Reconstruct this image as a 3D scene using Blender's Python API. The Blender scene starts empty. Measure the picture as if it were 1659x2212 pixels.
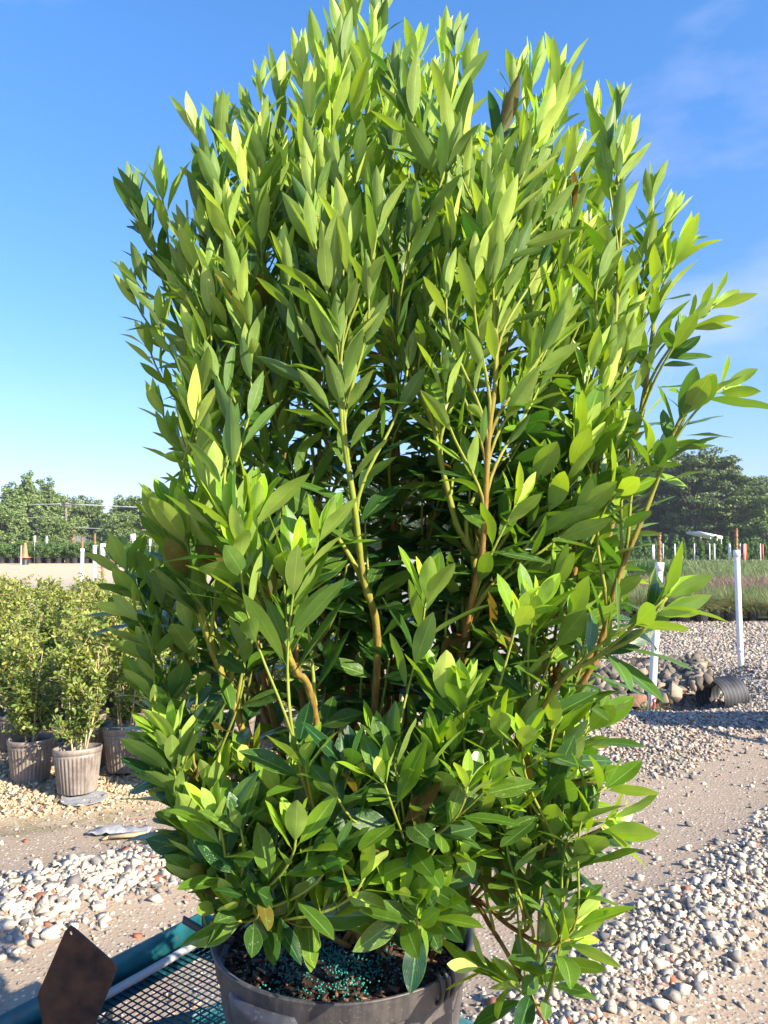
import bpy, bmesh, math, random
import numpy as np
from mathutils import Vector

# ------------------------------------------------------------------ camera, sky, sun, exposure
S = bpy.context.scene
COL = S.collection
R = math.radians
F = 1660.0            # focal length in units of a 1659 x 2212 picture
PITCH = math.atan(62.0 / F)
EYE = 1.47
cam = bpy.data.cameras.new("camera"); camo = bpy.data.objects.new("camera", cam); COL.objects.link(camo)
cam.sensor_fit = 'VERTICAL'; cam.sensor_height = 24.0; cam.lens = 24.0 * F / 2212.0
cam.clip_start = 0.05; cam.clip_end = 3000
camo.location = (0, 0, EYE); camo.rotation_euler = (R(90) + PITCH, 0, 0)
S.camera = camo
SUN_EL = R(29); SUN_AZ = R(125)     # azimuth clockwise from +Y: right and behind the camera
w = bpy.data.worlds.new("World"); S.world = w; w.use_nodes = True
nt = w.node_tree; nt.nodes.clear()
wo = nt.nodes.new('ShaderNodeOutputWorld'); bg = nt.nodes.new('ShaderNodeBackground')
sky = nt.nodes.new('ShaderNodeTexSky'); sky.sky_type = 'NISHITA'; sky.sun_disc = False
sky.sun_elevation = SUN_EL; sky.sun_rotation = SUN_AZ; sky.air_density = 1.0; sky.dust_density = 0.5; sky.ozone_density = 3.0
hs = nt.nodes.new('ShaderNodeHueSaturation'); hs.inputs['Saturation'].default_value = 1.2; hs.inputs['Value'].default_value = 1.08
tc = nt.nodes.new('ShaderNodeTexCoord'); mp = nt.nodes.new('ShaderNodeMapping'); mp.inputs['Scale'].default_value = (1.2, 1.2, 3.2); mp.inputs['Location'].default_value = (4.3, .4, 1.1)
nz = nt.nodes.new('ShaderNodeTexNoise'); nz.inputs['Scale'].default_value = 1.7; nz.inputs['Detail'].default_value = 7; nz.inputs['Roughness'].default_value = .55
rp = nt.nodes.new('ShaderNodeValToRGB'); rp.color_ramp.elements[0].position = .56; rp.color_ramp.elements[1].position = .86
rp.color_ramp.elements[0].color = (0, 0, 0, 1); rp.color_ramp.elements[1].color = (.4, .4, .4, 1)
mx = nt.nodes.new('ShaderNodeMixRGB'); mx.inputs[2].default_value = (6.6, 6.2, 8.2, 1)
L = nt.links.new
L(tc.outputs['Generated'], mp.inputs[0]); L(mp.outputs[0], nz.inputs['Vector']); L(nz.outputs[0], rp.inputs[0])
L(sky.outputs[0], hs.inputs['Color']); L(rp.outputs[0], mx.inputs[0])
sz = nt.nodes.new('ShaderNodeSeparateXYZ'); L(tc.outputs['Generated'], sz.inputs[0])
gr_ = nt.nodes.new('ShaderNodeValToRGB'); e_ = gr_.color_ramp.elements; e_[0].position = 0; e_[0].color = (.66, .62, .90, 1); e_[1].position = .55; e_[1].color = (1.1, 1.2, 1.32, 1)
e2_ = e_.new(.16); e2_.color = (.88, .86, 1.10, 1)
mg_ = nt.nodes.new('ShaderNodeMixRGB'); mg_.blend_type = 'MULTIPLY'; mg_.inputs[0].default_value = 1
L(sz.outputs[2], gr_.inputs[0]); L(hs.outputs[0], mg_.inputs[1]); L(gr_.outputs[0], mg_.inputs[2]); L(mg_.outputs[0], mx.inputs[1])
L(mx.outputs[0], bg.inputs[0]); L(bg.outputs[0], wo.inputs[0]); bg.inputs[1].default_value = 0.092
sl = bpy.data.lights.new("sun", 'SUN'); sl.energy = 5.0; sl.angle = R(0.5); sl.color = (1.0, .89, .70)
so = bpy.data.objects.new("sun", sl); COL.objects.link(so)
SUNV = Vector((math.sin(SUN_AZ) * math.cos(SUN_EL), math.cos(SUN_AZ) * math.cos(SUN_EL), math.sin(SUN_EL)))
so.rotation_euler = SUNV.to_track_quat('Z', 'Y').to_euler(); so.location = SUNV * 20
S.view_settings.view_transform = 'Standard'; S.view_settings.look = 'None'
S.view_settings.exposure = 1.35; S.view_settings.gamma = 1
S.render.engine = 'CYCLES'
S.cycles.max_bounces = 7; S.cycles.diffuse_bounces = 4; S.cycles.glossy_bounces = 2
S.cycles.transmission_bounces = 5; S.cycles.transparent_max_bounces = 6; S.cycles.use_denoising = True

# ------------------------------------------------------------------ helpers
def ray(x, y):
    u = (x - 829.5) / F; v = (1106 - y) / F
    return np.array([u, math.cos(PITCH) - v * math.sin(PITCH), math.sin(PITCH) + v * math.cos(PITCH)])
def at(x, y, Y):                       # the place seen at picture point x, y that is Y metres ahead
    d = ray(x, y); return d * (Y / d[1]) + np.array([0, 0, EYE])
def gnd(x, y, z=0.0):                  # the place seen at x, y on level z
    d = ray(x, y); return d * ((z - EYE) / d[2]) + np.array([0, 0, EYE])

def tag(o, label=None, cat=None, group=None, kind=None):
    if label: o['label'] = label
    if cat: o['category'] = cat
    if group: o['group'] = group
    if kind: o['kind'] = kind
    return o
def empty(name, loc, label=None, cat=None, group=None, rz=0, s=1.0):
    o = bpy.data.objects.new(name, None); COL.objects.link(o); o.location = loc
    o.rotation_euler = (0, 0, rz); o.scale = (s, s, s); o.empty_display_size = .1
    return tag(o, label, cat, group)
def kids(o): return [c for c in COL.objects if c.parent == o]
def copy_tree(o, parent=None, _k=None):
    c = o.copy(); COL.objects.link(c); c.parent = parent
    for ch in list(o.children): copy_tree(ch, c)
    return c

class MB:
    """collects shapes, then links them as one mesh object"""
    def __init__(s): s.v = []; s.q = []; s.t = []; s.n = 0; s.uv = []; s.c = []
    def add(s, v, q=None, t=None, uv=None, c=None):
        v = np.asarray(v, float).reshape(-1, 3); m = len(v)
        s.v.append(v)
        if q is not None and len(q): s.q.append(np.asarray(q, int) + s.n)
        if t is not None and len(t): s.t.append(np.asarray(t, int) + s.n)
        s.uv.append(np.zeros((m, 2)) if uv is None else np.asarray(uv, float).reshape(-1, 2))
        cc = np.zeros((m, 3)) if c is None else np.broadcast_to(np.asarray(c, float), (m, 3))
        s.c.append(cc); s.n += m
    def box(s, c, d, rz=0, c3=None, tilt=0):
        x, y, z = np.array(d) / 2.0
        v = np.array([[i * x, j * y, k * z] for i in (-1, 1) for j in (-1, 1) for k in (-1, 1)])
        if tilt: v = v @ rotx(tilt).T
        v = v @ rotz(rz).T + np.array(c)
        s.add(v, q=[[0, 1, 3, 2], [4, 6, 7, 5], [0, 4, 5, 1], [2, 3, 7, 6], [0, 2, 6, 4], [1, 5, 7, 3]], c=c3)
    def bar(s, a, b, w, h, up=(0, 0, 1), c3=None):
        a = np.array(a, float); b = np.array(b, float); d = b - a; d /= np.linalg.norm(d)
        sd = np.cross(d, up); sd /= np.linalg.norm(sd); u2 = np.cross(sd, d)
        v = [p + sd * (i * w / 2) + u2 * (k * h / 2) for p in (a, b) for i in (-1, 1) for k in (-1, 1)]
        s.add(v, q=[[0, 1, 3, 2], [4, 6, 7, 5], [0, 4, 5, 1], [2, 3, 7, 6], [0, 2, 6, 4], [1, 5, 7, 3]], c=c3)
    def tube(s, pts, rad, n=6, c=None, cap=True):
        pts = np.asarray(pts, float); m = len(pts); rad = np.broadcast_to(np.asarray(rad, float), (m,))
        tg = np.gradient(pts, axis=0); tg /= np.linalg.norm(tg, axis=1)[:, None] + 1e-9
        ref = np.array([0, 0, 1.0]) if abs(tg[0][2]) < .9 else np.array([1.0, 0, 0])
        V = []
        for i in range(m):
            a = np.cross(tg[i], ref); a /= np.linalg.norm(a) + 1e-9; b = np.cross(tg[i], a); ref = np.cross(a, tg[i])
            an = np.arange(n) * 2 * np.pi / n
            V.append(pts[i] + rad[i] * (np.cos(an)[:, None] * a + np.sin(an)[:, None] * b))
        V = np.concatenate(V); q = []
        for i in range(m - 1):
            for j in range(n):
                k = (j + 1) % n; q.append([i * n + j, i * n + k, (i + 1) * n + k, (i + 1) * n + j])
        t = []
        if cap:
            V = np.vstack([V, pts[0], pts[-1]])
            for j in range(n):
                k = (j + 1) % n; t.append([m * n, k, j]); t.append([m * n + 1, (m - 1) * n + j, (m - 1) * n + k])
        cc = None
        if c is not None:
            c = np.asarray(c, float)
            cc = c if c.ndim == 1 else np.vstack([np.repeat(c, n, 0)] + ([c[:1], c[-1:]] if cap else []))
        s.add(V, q=q, t=t, c=cc)
    def lathe(s, prof, n=48, cen=(0, 0, 0), rib=None, c=None):
        prof = np.asarray(prof, float); an = np.arange(n) * 2 * np.pi / n; V = []
        for i, (r, z) in enumerate(prof):
            rr = np.full(n, r)
            if rib is not None: rr = rr + rib(i, an)
            V.append(np.stack([rr * np.cos(an), rr * np.sin(an), np.full(n, z)], 1))
        V = np.concatenate(V) + np.array(cen); q = []
        for i in range(len(prof) - 1):
            for j in range(n):
                k = (j + 1) % n; q.append([i * n + j, i * n + k, (i + 1) * n + k, (i + 1) * n + j])
        s.add(V, q=q, c=c)
    def build(s, name, mat, parent=None, smooth=False, uvs=False, col=False, loc=None, rz=0):
        V = np.concatenate(s.v); Q = np.concatenate(s.q) if s.q else np.zeros((0, 4), int)
        T = np.concatenate(s.t) if s.t else np.zeros((0, 3), int)
        me = bpy.data.meshes.new(name); me.vertices.add(len(V)); me.vertices.foreach_set('co', V.ravel())
        nl = len(Q) * 4 + len(T) * 3; me.loops.add(nl); me.polygons.add(len(Q) + len(T))
        idx = np.concatenate([Q.ravel(), T.ravel()]).astype(np.int32); me.loops.foreach_set('vertex_index', idx)
        st = np.concatenate([np.arange(len(Q)) * 4, len(Q) * 4 + np.arange(len(T)) * 3]).astype(np.int32)
        me.polygons.foreach_set('loop_start', st)
        try: me.polygons.foreach_set('loop_total', np.concatenate([np.full(len(Q), 4), np.full(len(T), 3)]).astype(np.int32))
        except Exception: pass
        if smooth: me.polygons.foreach_set('use_smooth', np.ones(len(Q) + len(T), bool))
        me.update(calc_edges=True)
        if uvs:
            ul = me.uv_layers.new(name='UVMap'); U = np.concatenate(s.uv)[idx]; ul.data.foreach_set('uv', U.ravel())
        if col:
            C4 = np.concatenate([np.concatenate(s.c), np.ones((len(V), 1))], 1)
            a = me.color_attributes.new('data', 'FLOAT_COLOR', 'POINT'); a.data.foreach_set('color', C4.ravel())
        me.materials.append(mat)
        o = bpy.data.objects.new(name, me); COL.objects.link(o); o.parent = parent
        if loc is not None: o.location = loc
        o.rotation_euler = (0, 0, rz)
        return o
def rotz(a): c, s = math.cos(a), math.sin(a); return np.array([[c, -s, 0], [s, c, 0], [0, 0, 1]])
def rotx(a): c, s = math.cos(a), math.sin(a); return np.array([[1, 0, 0], [0, c, -s], [0, s, c]])
def unit(v): v = np.asarray(v, float); return v / (np.linalg.norm(v, axis=-1, keepdims=True) + 1e-12)
def catmull(P, n=8):
    P = np.asarray(P, float); P = np.vstack([2 * P[0] - P[1], P, 2 * P[-1] - P[-2]]); out = []
    for i in range(1, len(P) - 2):
        for t in np.arange(n) / n:
            a, b, c, d = P[i - 1:i + 3]
            out.append(.5 * (2 * b + (c - a) * t + (2 * a - 5 * b + 4 * c - d) * t * t + (3 * b - 3 * c + d - a) * t ** 3))
    out.append(P[-2]); return np.array(out)
def bez(a, b, c, d, n=10):
    t = np.linspace(0, 1, n)[:, None]
    return (1 - t) ** 3 * a + 3 * (1 - t) ** 2 * t * b + 3 * (1 - t) * t * t * c + t ** 3 * d

# ------------------------------------------------------------------ materials
class NT:
    def __init__(s, name):
        s.m = bpy.data.materials.new(name); s.m.use_nodes = True; s.t = s.m.node_tree; s.t.nodes.clear()
        s.out = s.n('ShaderNodeOutputMaterial')
    def n(s, typ, **kw):
        k = s.t.nodes.new(typ)
        for a, b in kw.items():
            if a in k.inputs.keys() if isinstance(a, str) else False: s.set(k.inputs[a], b)
            else: setattr(k, a, b)
        return k
    def set(s, inp, v):
        if isinstance(v, bpy.types.NodeSocket): s.t.links.new(v, inp)
        else:
            if inp.type == 'RGBA' and len(v) == 3: v = (*v, 1)
            inp.default_value = v
    def mix(s, f, a, b, mode='MIX'):
        k = s.t.nodes.new('ShaderNodeMixRGB'); k.blend_type = mode
        s.set(k.inputs[0], f); s.set(k.inputs[1], a); s.set(k.inputs[2], b); return k.outputs[0]
    def math(s, op, a, b=0.0, c=0.0, clamp=False):
        k = s.t.nodes.new('ShaderNodeMath'); k.operation = op; k.use_clamp = clamp
        s.set(k.inputs[0], a); s.set(k.inputs[1], b); s.set(k.inputs[2], c); return k.outputs[0]
    def noise(s, scale, detail=4, rough=.55, vec=None, dist=0):
        k = s.t.nodes.new('ShaderNodeTexNoise'); k.inputs['Scale'].default_value = scale
        k.inputs['Detail'].default_value = detail; k.inputs['Roughness'].default_value = rough; k.inputs['Distortion'].default_value = dist
        if vec is not None: s.set(k.inputs['Vector'], vec)
        return k.outputs[0]
    def vor(s, scale, vec=None, out='Distance', feature='F1'):
        k = s.t.nodes.new('ShaderNodeTexVoronoi'); k.feature = feature; k.inputs['Scale'].default_value = scale
        if vec is not None: s.set(k.inputs['Vector'], vec)
        return k.outputs[out]
    def ramp(s, f, pts):
        k = s.t.nodes.new('ShaderNodeValToRGB'); e = k.color_ramp.elements
        while len(e) < len(pts): e.new(.5)
        for i, (p, c) in enumerate(pts):
            e[i].position = p; e[i].color = (*c, 1) if len(c) == 3 else c
        s.set(k.inputs[0], f); return k.outputs[0]
    def smooth(s, v, a, b):
        k = s.t.nodes.new('ShaderNodeMapRange'); k.interpolation_type = 'SMOOTHSTEP'
        s.set(k.inputs[0], v); s.set(k.inputs[1], a); s.set(k.inputs[2], b); return k.outputs[0]
    def obj(s): return s.t.nodes.new('ShaderNodeTexCoord').outputs['Object']
    def bump(s, h, strength=.5, dist=.01):
        k = s.t.nodes.new('ShaderNodeBump'); k.inputs['Strength'].default_value = strength; k.inputs['Distance'].default_value = dist
        s.set(k.inputs['Height'], h); return k.outputs[0]
    def bsdf(s, col, rough=.6, spec=.5, metal=0, normal=None):
        k = s.t.nodes.new('ShaderNodeBsdfPrincipled'); s.set(k.inputs['Base Color'], col); s.set(k.inputs['Roughness'], rough)
        s.set(k.inputs['Specular IOR Level'], spec); s.set(k.inputs['Metallic'], metal)
        if normal is not None: s.set(k.inputs['Normal'], normal)
        return k.outputs[0]
    def done(s, sh): s.t.links.new(sh, s.out.inputs['Surface']); return s.m

def attr(m, name='data'):
    a = m.t.nodes.new('ShaderNodeAttribute'); a.attribute_name = name
    sp = m.t.nodes.new('ShaderNodeSeparateColor'); m.t.links.new(a.outputs['Color'], sp.inputs[0])
    return sp.outputs

def leaf_material(name, old, young, back_old, back_young, trans, tfac=.32, rough=.33, veins=True, brown=(.22, .12, .03)):
    m = NT(name); A = attr(m)
    geo = m.t.nodes.new('ShaderNodeNewGeometry')
    uvn = m.t.nodes.new('ShaderNodeTexCoord'); sx = m.t.nodes.new('ShaderNodeSeparateXYZ'); m.t.links.new(uvn.outputs['UV'], sx.inputs[0])
    top = m.mix(A[0], old, young); back = m.mix(A[0], back_old, back_young)
    var = m.math('MULTIPLY_ADD', A[1], .5, .75)
    nzv = m.noise(60 if veins else 20, 3, .6, uvn.outputs['Object'])
    var2 = m.math('MULTIPLY', var, m.math('MULTIPLY_ADD', nzv, .5, .75))
    c = m.mix(geo.outputs['Backfacing'], top, back)
    if veins:
        d = m.math('ABSOLUTE', m.math('SUBTRACT', sx.outputs[0], .5))
        rib = m.math('SUBTRACT', 1.0, m.smooth(d, .012, .045))
        wv = m.math('SINE', m.math('ADD', m.math('MULTIPLY', sx.outputs[1], 62.0), m.math('MULTIPLY', d, -55.0)))
        vn = m.math('MULTIPLY', m.smooth(wv, .72, 1.0), .24)
        edge = m.math('MULTIPLY', m.smooth(d, .47, .495), .5)
        lines = m.math('MAXIMUM', m.math('MULTIPLY', rib, .6), m.math('MAXIMUM', vn, edge))
        c = m.mix(lines, c, m.mix(A[0], tuple(min(1, x * 2.2 + .03) for x in back_old), tuple(min(1, x * 1.35) for x in back_young)))
    k = m.t.nodes.new('ShaderNodeHueSaturation'); m.set(k.inputs['Color'], c); m.set(k.inputs['Value'], var2)
    m.set(k.inputs['Hue'], m.math('MULTIPLY_ADD', A[1], -.03, .515)); c = k.outputs[0]
    if veins:
        sp_ = m.math('MULTIPLY', m.smooth(m.noise(260, 3, .6, uvn.outputs['Object']), .60, .66), m.math('MULTIPLY', m.smooth(A[1], .68, .8), .38))
        c = m.mix(sp_, c, (.48, .56, .40))
        fl_ = m.math('MULTIPLY', m.smooth(m.noise(110, 4, .7, uvn.outputs['Object']), .66, .70), m.smooth(A[1], .45, .2)); c = m.mix(m.math('MULTIPLY', fl_, .6), c, (.12, .09, .03))
    bm_ = m.math('MULTIPLY', A[2], m.smooth(nzv, .30, .55)) if veins else A[2]
    c = m.mix(bm_, c, m.mix(nzv, brown, tuple(x * .55 for x in brown)))
    # drops and dried water marks left on some leaves
    rg = m.math('MULTIPLY_ADD', nzv, .3, rough - .12)
    rg = m.math('ADD', rg, m.math('MULTIPLY', geo.outputs['Backfacing'], .18))
    nm = None
    if veins:
        dr = m.vor(330, uvn.outputs['Object'])
        nm = m.bump(m.math('ADD', m.math('MULTIPLY', m.smooth(dr, .32, .0), m.smooth(nzv, .5, .62)), m.math('MULTIPLY', lines, -.4)), .22, .002)
    p = m.bsdf(c, rg, .5, 0, nm)
    tr = m.t.nodes.new('ShaderNodeBsdfTranslucent')
    tcx = m.mix(A[2], m.mix(A[0], trans[0], trans[1]), (.28, .11, .02)); m.set(tr.inputs['Color'], m.mix(.5, tcx, m.mix(1, tcx, (2, 2, 2), 'MULTIPLY')) if False else tcx)
    ms = m.t.nodes.new('ShaderNodeMixShader'); ms.inputs[0].default_value = tfac
    m.t.links.new(p, ms.inputs[1]); m.t.links.new(tr.outputs[0], ms.inputs[2])
    return m.done(ms.outputs[0])

M = {}
M['leaf'] = leaf_material('anise_leaf', (.011, .047, .017), (.29, .52, .016), (.062, .148, .030), (.54, .69, .14),  # old green darkened further for crown shade, young colours raised for sunlit top
                          ((.05, .20, .01), (.72, .95, .01)), .33, .28)
M['leaf_small'] = leaf_material('nursery_leaf', (.06, .12, .022), (.36, .41, .07), (.12, .19, .045), (.36, .41, .10),
                                ((.2, .35, .03), (.5, .6, .06)), .3, .4, veins=False, brown=(.24, .13, .05))
M['tree_leaf'] = leaf_material('tree_foliage', (.10, .16, .04), (.25, .33, .09), (.13, .19, .06), (.26, .34, .1),
                               ((.1, .2, .02), (.25, .4, .05)), .25, .6, veins=False)
M['pine_leaf'] = leaf_material('pine_foliage', (.035, .065, .022), (.17, .23, .055), (.045, .08, .03), (.17, .23, .055),
                               ((.08, .15, .02), (.2, .3, .05)), .2, .6, veins=False)
M['conifer'] = leaf_material('arborvitae_foliage', (.045, .11, .03), (.13, .24, .055), (.05, .11, .03), (.13, .24, .05),
                             ((.1, .25, .03), (.25, .45, .05)), .25, .6, veins=False)
M['hedge'] = leaf_material('far_shrub_foliage', (.03, .07, .018), (.13, .22, .045), (.05, .09, .025), (.14, .22, .05),
                           ((.1, .2, .02), (.25, .4, .05)), .25, .6, veins=False)
M['grass'] = leaf_material('grass_blades', (.09, .15, .045), (.20, .25, .10), (.10, .15, .05), (.22, .26, .10),
                           ((.15, .25, .04), (.35, .42, .12)), .3, .6, veins=False, brown=(.45, .36, .20))
M['pink_grass'] = leaf_material('pink_grass_blades', (.24, .14, .12), (.36, .24, .20), (.24, .14, .12), (.36, .24, .2),
                                ((.25, .15, .1), (.4, .25, .2)), .3, .6, veins=False, brown=(.4, .3, .2))

def m_bark(name, a, b, scale=18, green=None):
    m = NT(name); o = m.obj(); A = attr(m)
    st = m.t.nodes.new('ShaderNodeMapping'); st.inputs['Scale'].default_value = (1, 1, .25); m.t.links.new(o, st.inputs[0])
    n = m.noise(scale, 6, .65, st.outputs[0]); c = m.ramp(n, [(.3, a), (.7, b)])
    if green:
        c = m.mix(m.smooth(m.math('ADD', A[0], m.math('MULTIPLY_ADD', n, .5, -.25)), .25, .7), c, green)
    return m.done(m.bsdf(c, .65, .35, 0, m.bump(n, .5, .004)))
M['twig'] = m_bark('twig_bark', (.13, .055, .018), (.36, .21, .05), 90, green=(.22, .26, .03))
M['bark'] = m_bark('tree_bark', (.05, .035, .025), (.16, .11, .08), 3)
M['light_twig'] = m_bark('pale_stem', (.35, .25, .14), (.6, .47, .3), 60)

def m_simple(name, a, b, scale=10, rough=.6, spec=.5, metal=0, bumps=.2, bd=.002, detail=5, lo=.35, hi=.65):
    m = NT(name); n = m.noise(scale, detail, .6, m.obj()); c = m.ramp(n, [(lo, a), (hi, b)])
    return m.done(m.bsdf(c, rough, spec, metal, m.bump(n, bumps, bd)))
M['pvc'] = m_simple('white_pvc', (.74, .73, .71), (.82, .81, .80), 9, .42)
M['post_rust'] = m_simple('rusty_riser', (.10, .04, .02), (.42, .22, .09), 60, .7, bumps=.6)
M['rust'] = m_simple('rusty_plate', (.028, .018, .015), (.11, .05, .03), 22, .55, .5, .35, .3)
M['brown_post'] = m_simple('brown_steel_post', (.14, .07, .045), (.26, .14, .09), 20, .7)
M['cone'] = m_simple('orange_plastic', (.75, .16, .06), (.85, .24, .11), 5, .5)
M['redpole'] = m_simple('orange_red_pole', (.6, .09, .03), (.75, .15, .05), 5, .5)
M['black_plastic'] = m_simple('black_plastic', (.02, .02, .022), (.045, .044, .045), 12, .45)
M['white_paint'] = m_simple('white_painted_metal', (.72, .73, .74), (.82, .82, .82), 4, .4)
M['wire'] = m_simple('cable', (.35, .37, .36), (.5, .52, .5), 4, .5)
M['wood_pole'] = m_simple('weathered_wood_pole', (.13, .10, .08), (.26, .21, .17), 3, .8)
M['brick'] = m_simple('brick', (.20, .09, .055), (.36, .19, .12), 14, .85, bumps=.5)
M['roof'] = m_simple('grey_roof', (.10, .12, .12), (.17, .19, .19), 3, .9)
M['teal'] = None
def m_teal():
    m = NT('teal_paint'); o = m.obj(); n = m.noise(14, 6, .65, o); n2 = m.noise(60, 4, .6, o)
    c = m.ramp(n, [(.35, (.005, .065, .085)), (.65, (.014, .125, .15))])
    c = m.mix(m.smooth(n2, .62, .70), c, (.12, .06, .035))
    return m.done(m.bsdf(c, .42, .5, .0, m.bump(n2, .25, .002)))
M['teal'] = m_teal()
M['mesh_wire'] = m_simple('deck_wire', (.015, .05, .085), (.03, .09, .13), 30, .5, .5, .2)
M['pipe_grey'] = m_simple('grey_tube', (.22, .24, .25), (.33, .34, .34), 12, .5)
M['corr'] = m_simple('corrugated_pipe', (.012, .013, .018), (.05, .052, .058), 6, .6)
M['scrap'] = m_simple('grey_plastic_scrap', (.20, .21, .23), (.36, .37, .39), 15, .6)
M['chip'] = m_simple('pale_wood', (.35, .25, .14), (.5, .38, .24), 30, .8)
M['tyre'] = m_simple('tyre_rubber', (.02, .02, .02), (.05, .05, .05), 20, .8)
M['red_flag'] = m_simple('red_ribbon', (.6, .03, .05), (.7, .06, .08), 20, .5)

def m_pot(name, dark, lite, dust, dd=.5):
    m = NT(name); o = m.obj(); n = m.noise(7, 6, .65, o)
    st = m.t.nodes.new('ShaderNodeMapping'); st.inputs['Scale'].default_value = (1, 1, .12); m.t.links.new(o, st.inputs[0])
    n2 = m.noise(70, 4, .6, st.outputs[0]); n3 = m.noise(180, 2, .5, o)
    c = m.ramp(n, [(.3, dark), (.7, lite)])
    f = m.math('MULTIPLY', m.smooth(m.math('ADD', m.math('MULTIPLY', n, .6), m.math('MULTIPLY', n2, .4)), .38, .62), dd)
    c = m.mix(f, c, dust); c = m.mix(m.math('MULTIPLY', m.smooth(n3, .62, .7), .35), c, tuple(min(1, x * 1.5) for x in dust))
    return m.done(m.bsdf(c, m.math('MULTIPLY_ADD', f, .4, .38), .5, 0, m.bump(n2, .15, .002)))
M['pot'] = m_pot('black_pot_plastic', (.030, .031, .037), (.058, .057, .062), (.17, .14, .12), .5)
M['pot_in'] = m_pot('black_pot_rim', (.03, .033, .045), (.06, .06, .07), (.12, .11, .11), .3)
M['pot_brown'] = m_pot('faded_nursery_pot', (.13, .105, .09), (.22, .19, .17), (.34, .285, .24), .7)
M['pot_far'] = m_pot('black_far_pot', (.012, .012, .015), (.03, .03, .034), (.12, .12, .14), .25)

def m_soil():
    m = NT('bark_mulch'); o = m.obj(); n = m.noise(120, 6, .75, o); v = m.vor(90, o, 'Color')
    sp = m.t.nodes.new('ShaderNodeSeparateColor'); m.t.links.new(v, sp.inputs[0])
    c = m.mix(n, (.006, .004, .003), (.055, .03, .02)); c = m.mix(m.smooth(sp.outputs[0], .8, .85), c, (.13, .07, .045))
    return m.done(m.bsdf(c, .85, .3, 0, m.bump(m.math('ADD', n, m.vor(90, o)), 1.0, .012)))
M['soil'] = m_soil()
def m_chips():
    m = NT('bark_chips'); A = attr(m)
    c = m.ramp(A[0], [(0, (.02, .012, .009)), (.5, (.05, .028, .018)), (.85, (.15, .075, .045)), (1, (.34, .21, .12))])
    return m.done(m.bsdf(c, .7, .4, 0, m.bump(m.noise(150, 4, .6, m.obj()), .5, .003)))
M['chips'] = m_chips()
M['prill'] = m_simple('teal_granule', (.008, .17, .14), (.03, .28, .24), 300, .35)

def m_stone(name, pts):
    m = NT(name); A = attr(m); o = m.obj()
    c = m.ramp(A[0], pts); n = m.noise(55, 5, .7, o); n2 = m.noise(14, 3, .6, o)
    c = m.mix(m.math('MULTIPLY', m.smooth(n, .4, .75), .5), c, (.12, .10, .09)); c = m.mix(m.math('MULTIPLY', m.smooth(n2, .5, .7), .25), c, (.45, .34, .22))
    k = m.t.nodes.new('ShaderNodeHueSaturation'); m.set(k.inputs['Color'], c); m.set(k.inputs['Value'], m.math('MULTIPLY_ADD', A[1], .5, .75))
    return m.done(m.bsdf(k.outputs[0], .75, .35, 0, m.bump(n, .6, .004)))
M['stone_white'] = m_stone('white_gravel', [(0, (.10, .10, .11)), (.18, (.30, .27, .24)), (.45, (.50, .455, .385)), (.75, (.57, .49, .37)), (.96, (.62, .52, .38)), (.975, (.30, .10, .055))])
M['stone_grey'] = m_stone('grey_gravel', [(0, (.08, .08, .085)), (.25, (.24, .215, .19)), (.55, (.40, .35, .295)), (.8, (.48, .40, .31)), (.97, (.5, .38, .26)), (.98, (.30, .09, .05))])
M['stone_tan'] = m_stone('tan_gravel', [(0, (.12, .09, .06)), (.2, (.42, .33, .20)), (.55, (.62, .49, .31)), (.85, (.68, .57, .38)), (.96, (.55, .36, .22)), (1, (.4, .2, .12))])
M['rock'] = m_stone('field_rock', [(0, (.045, .042, .04)), (.35, (.10, .09, .075)), (.7, (.19, .155, .115)), (1, (.30, .245, .175))])

# ------------------------------------------------------------------ ground
def gh(x, y):
    """height of the yard"""
    x = np.asarray(x, float); y = np.asarray(y, float)
    n = .010 * np.sin(x * 1.7 + y * .6) * np.sin(y * 1.3 - x * .4) + .006 * np.sin(x * 5.1 + 1.2) * np.sin(y * 4.3 + .4)
    # loose heap beside the culvert, ditch the field rocks line
    n = n + .20 * np.exp(-(((x - 3.85) / .36) ** 2 + ((y - 7.9) / .5) ** 2))
    n = n + .07 * np.exp(-(((x - 1.9) / .6) ** 2 + ((y - 6.1) / .35) ** 2))
    n = n - .22 * np.exp(-(((x - 2.3) / 1.0) ** 2 + ((y - 7.35) / .45) ** 2))
    # low windrows of loose stone
    for (ax, ay, bx, by, wd, hh) in WIND:
        dx, dy = bx - ax, by - ay; ll = dx * dx + dy * dy
        t = np.clip(((x - ax) * dx + (y - ay) * dy) / ll, 0, 1)
        d = np.hypot(x - ax - t * dx, y - ay - t * dy); n = n + hh * np.exp(-(d / wd) ** 2)
    return n * (np.abs(x) < 30)
WIND = [(-2.4, 2.35, -.2, 4.15, .28, .05), (.40, 2.22, 3.3, 5.02, .25, .035)]

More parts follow.
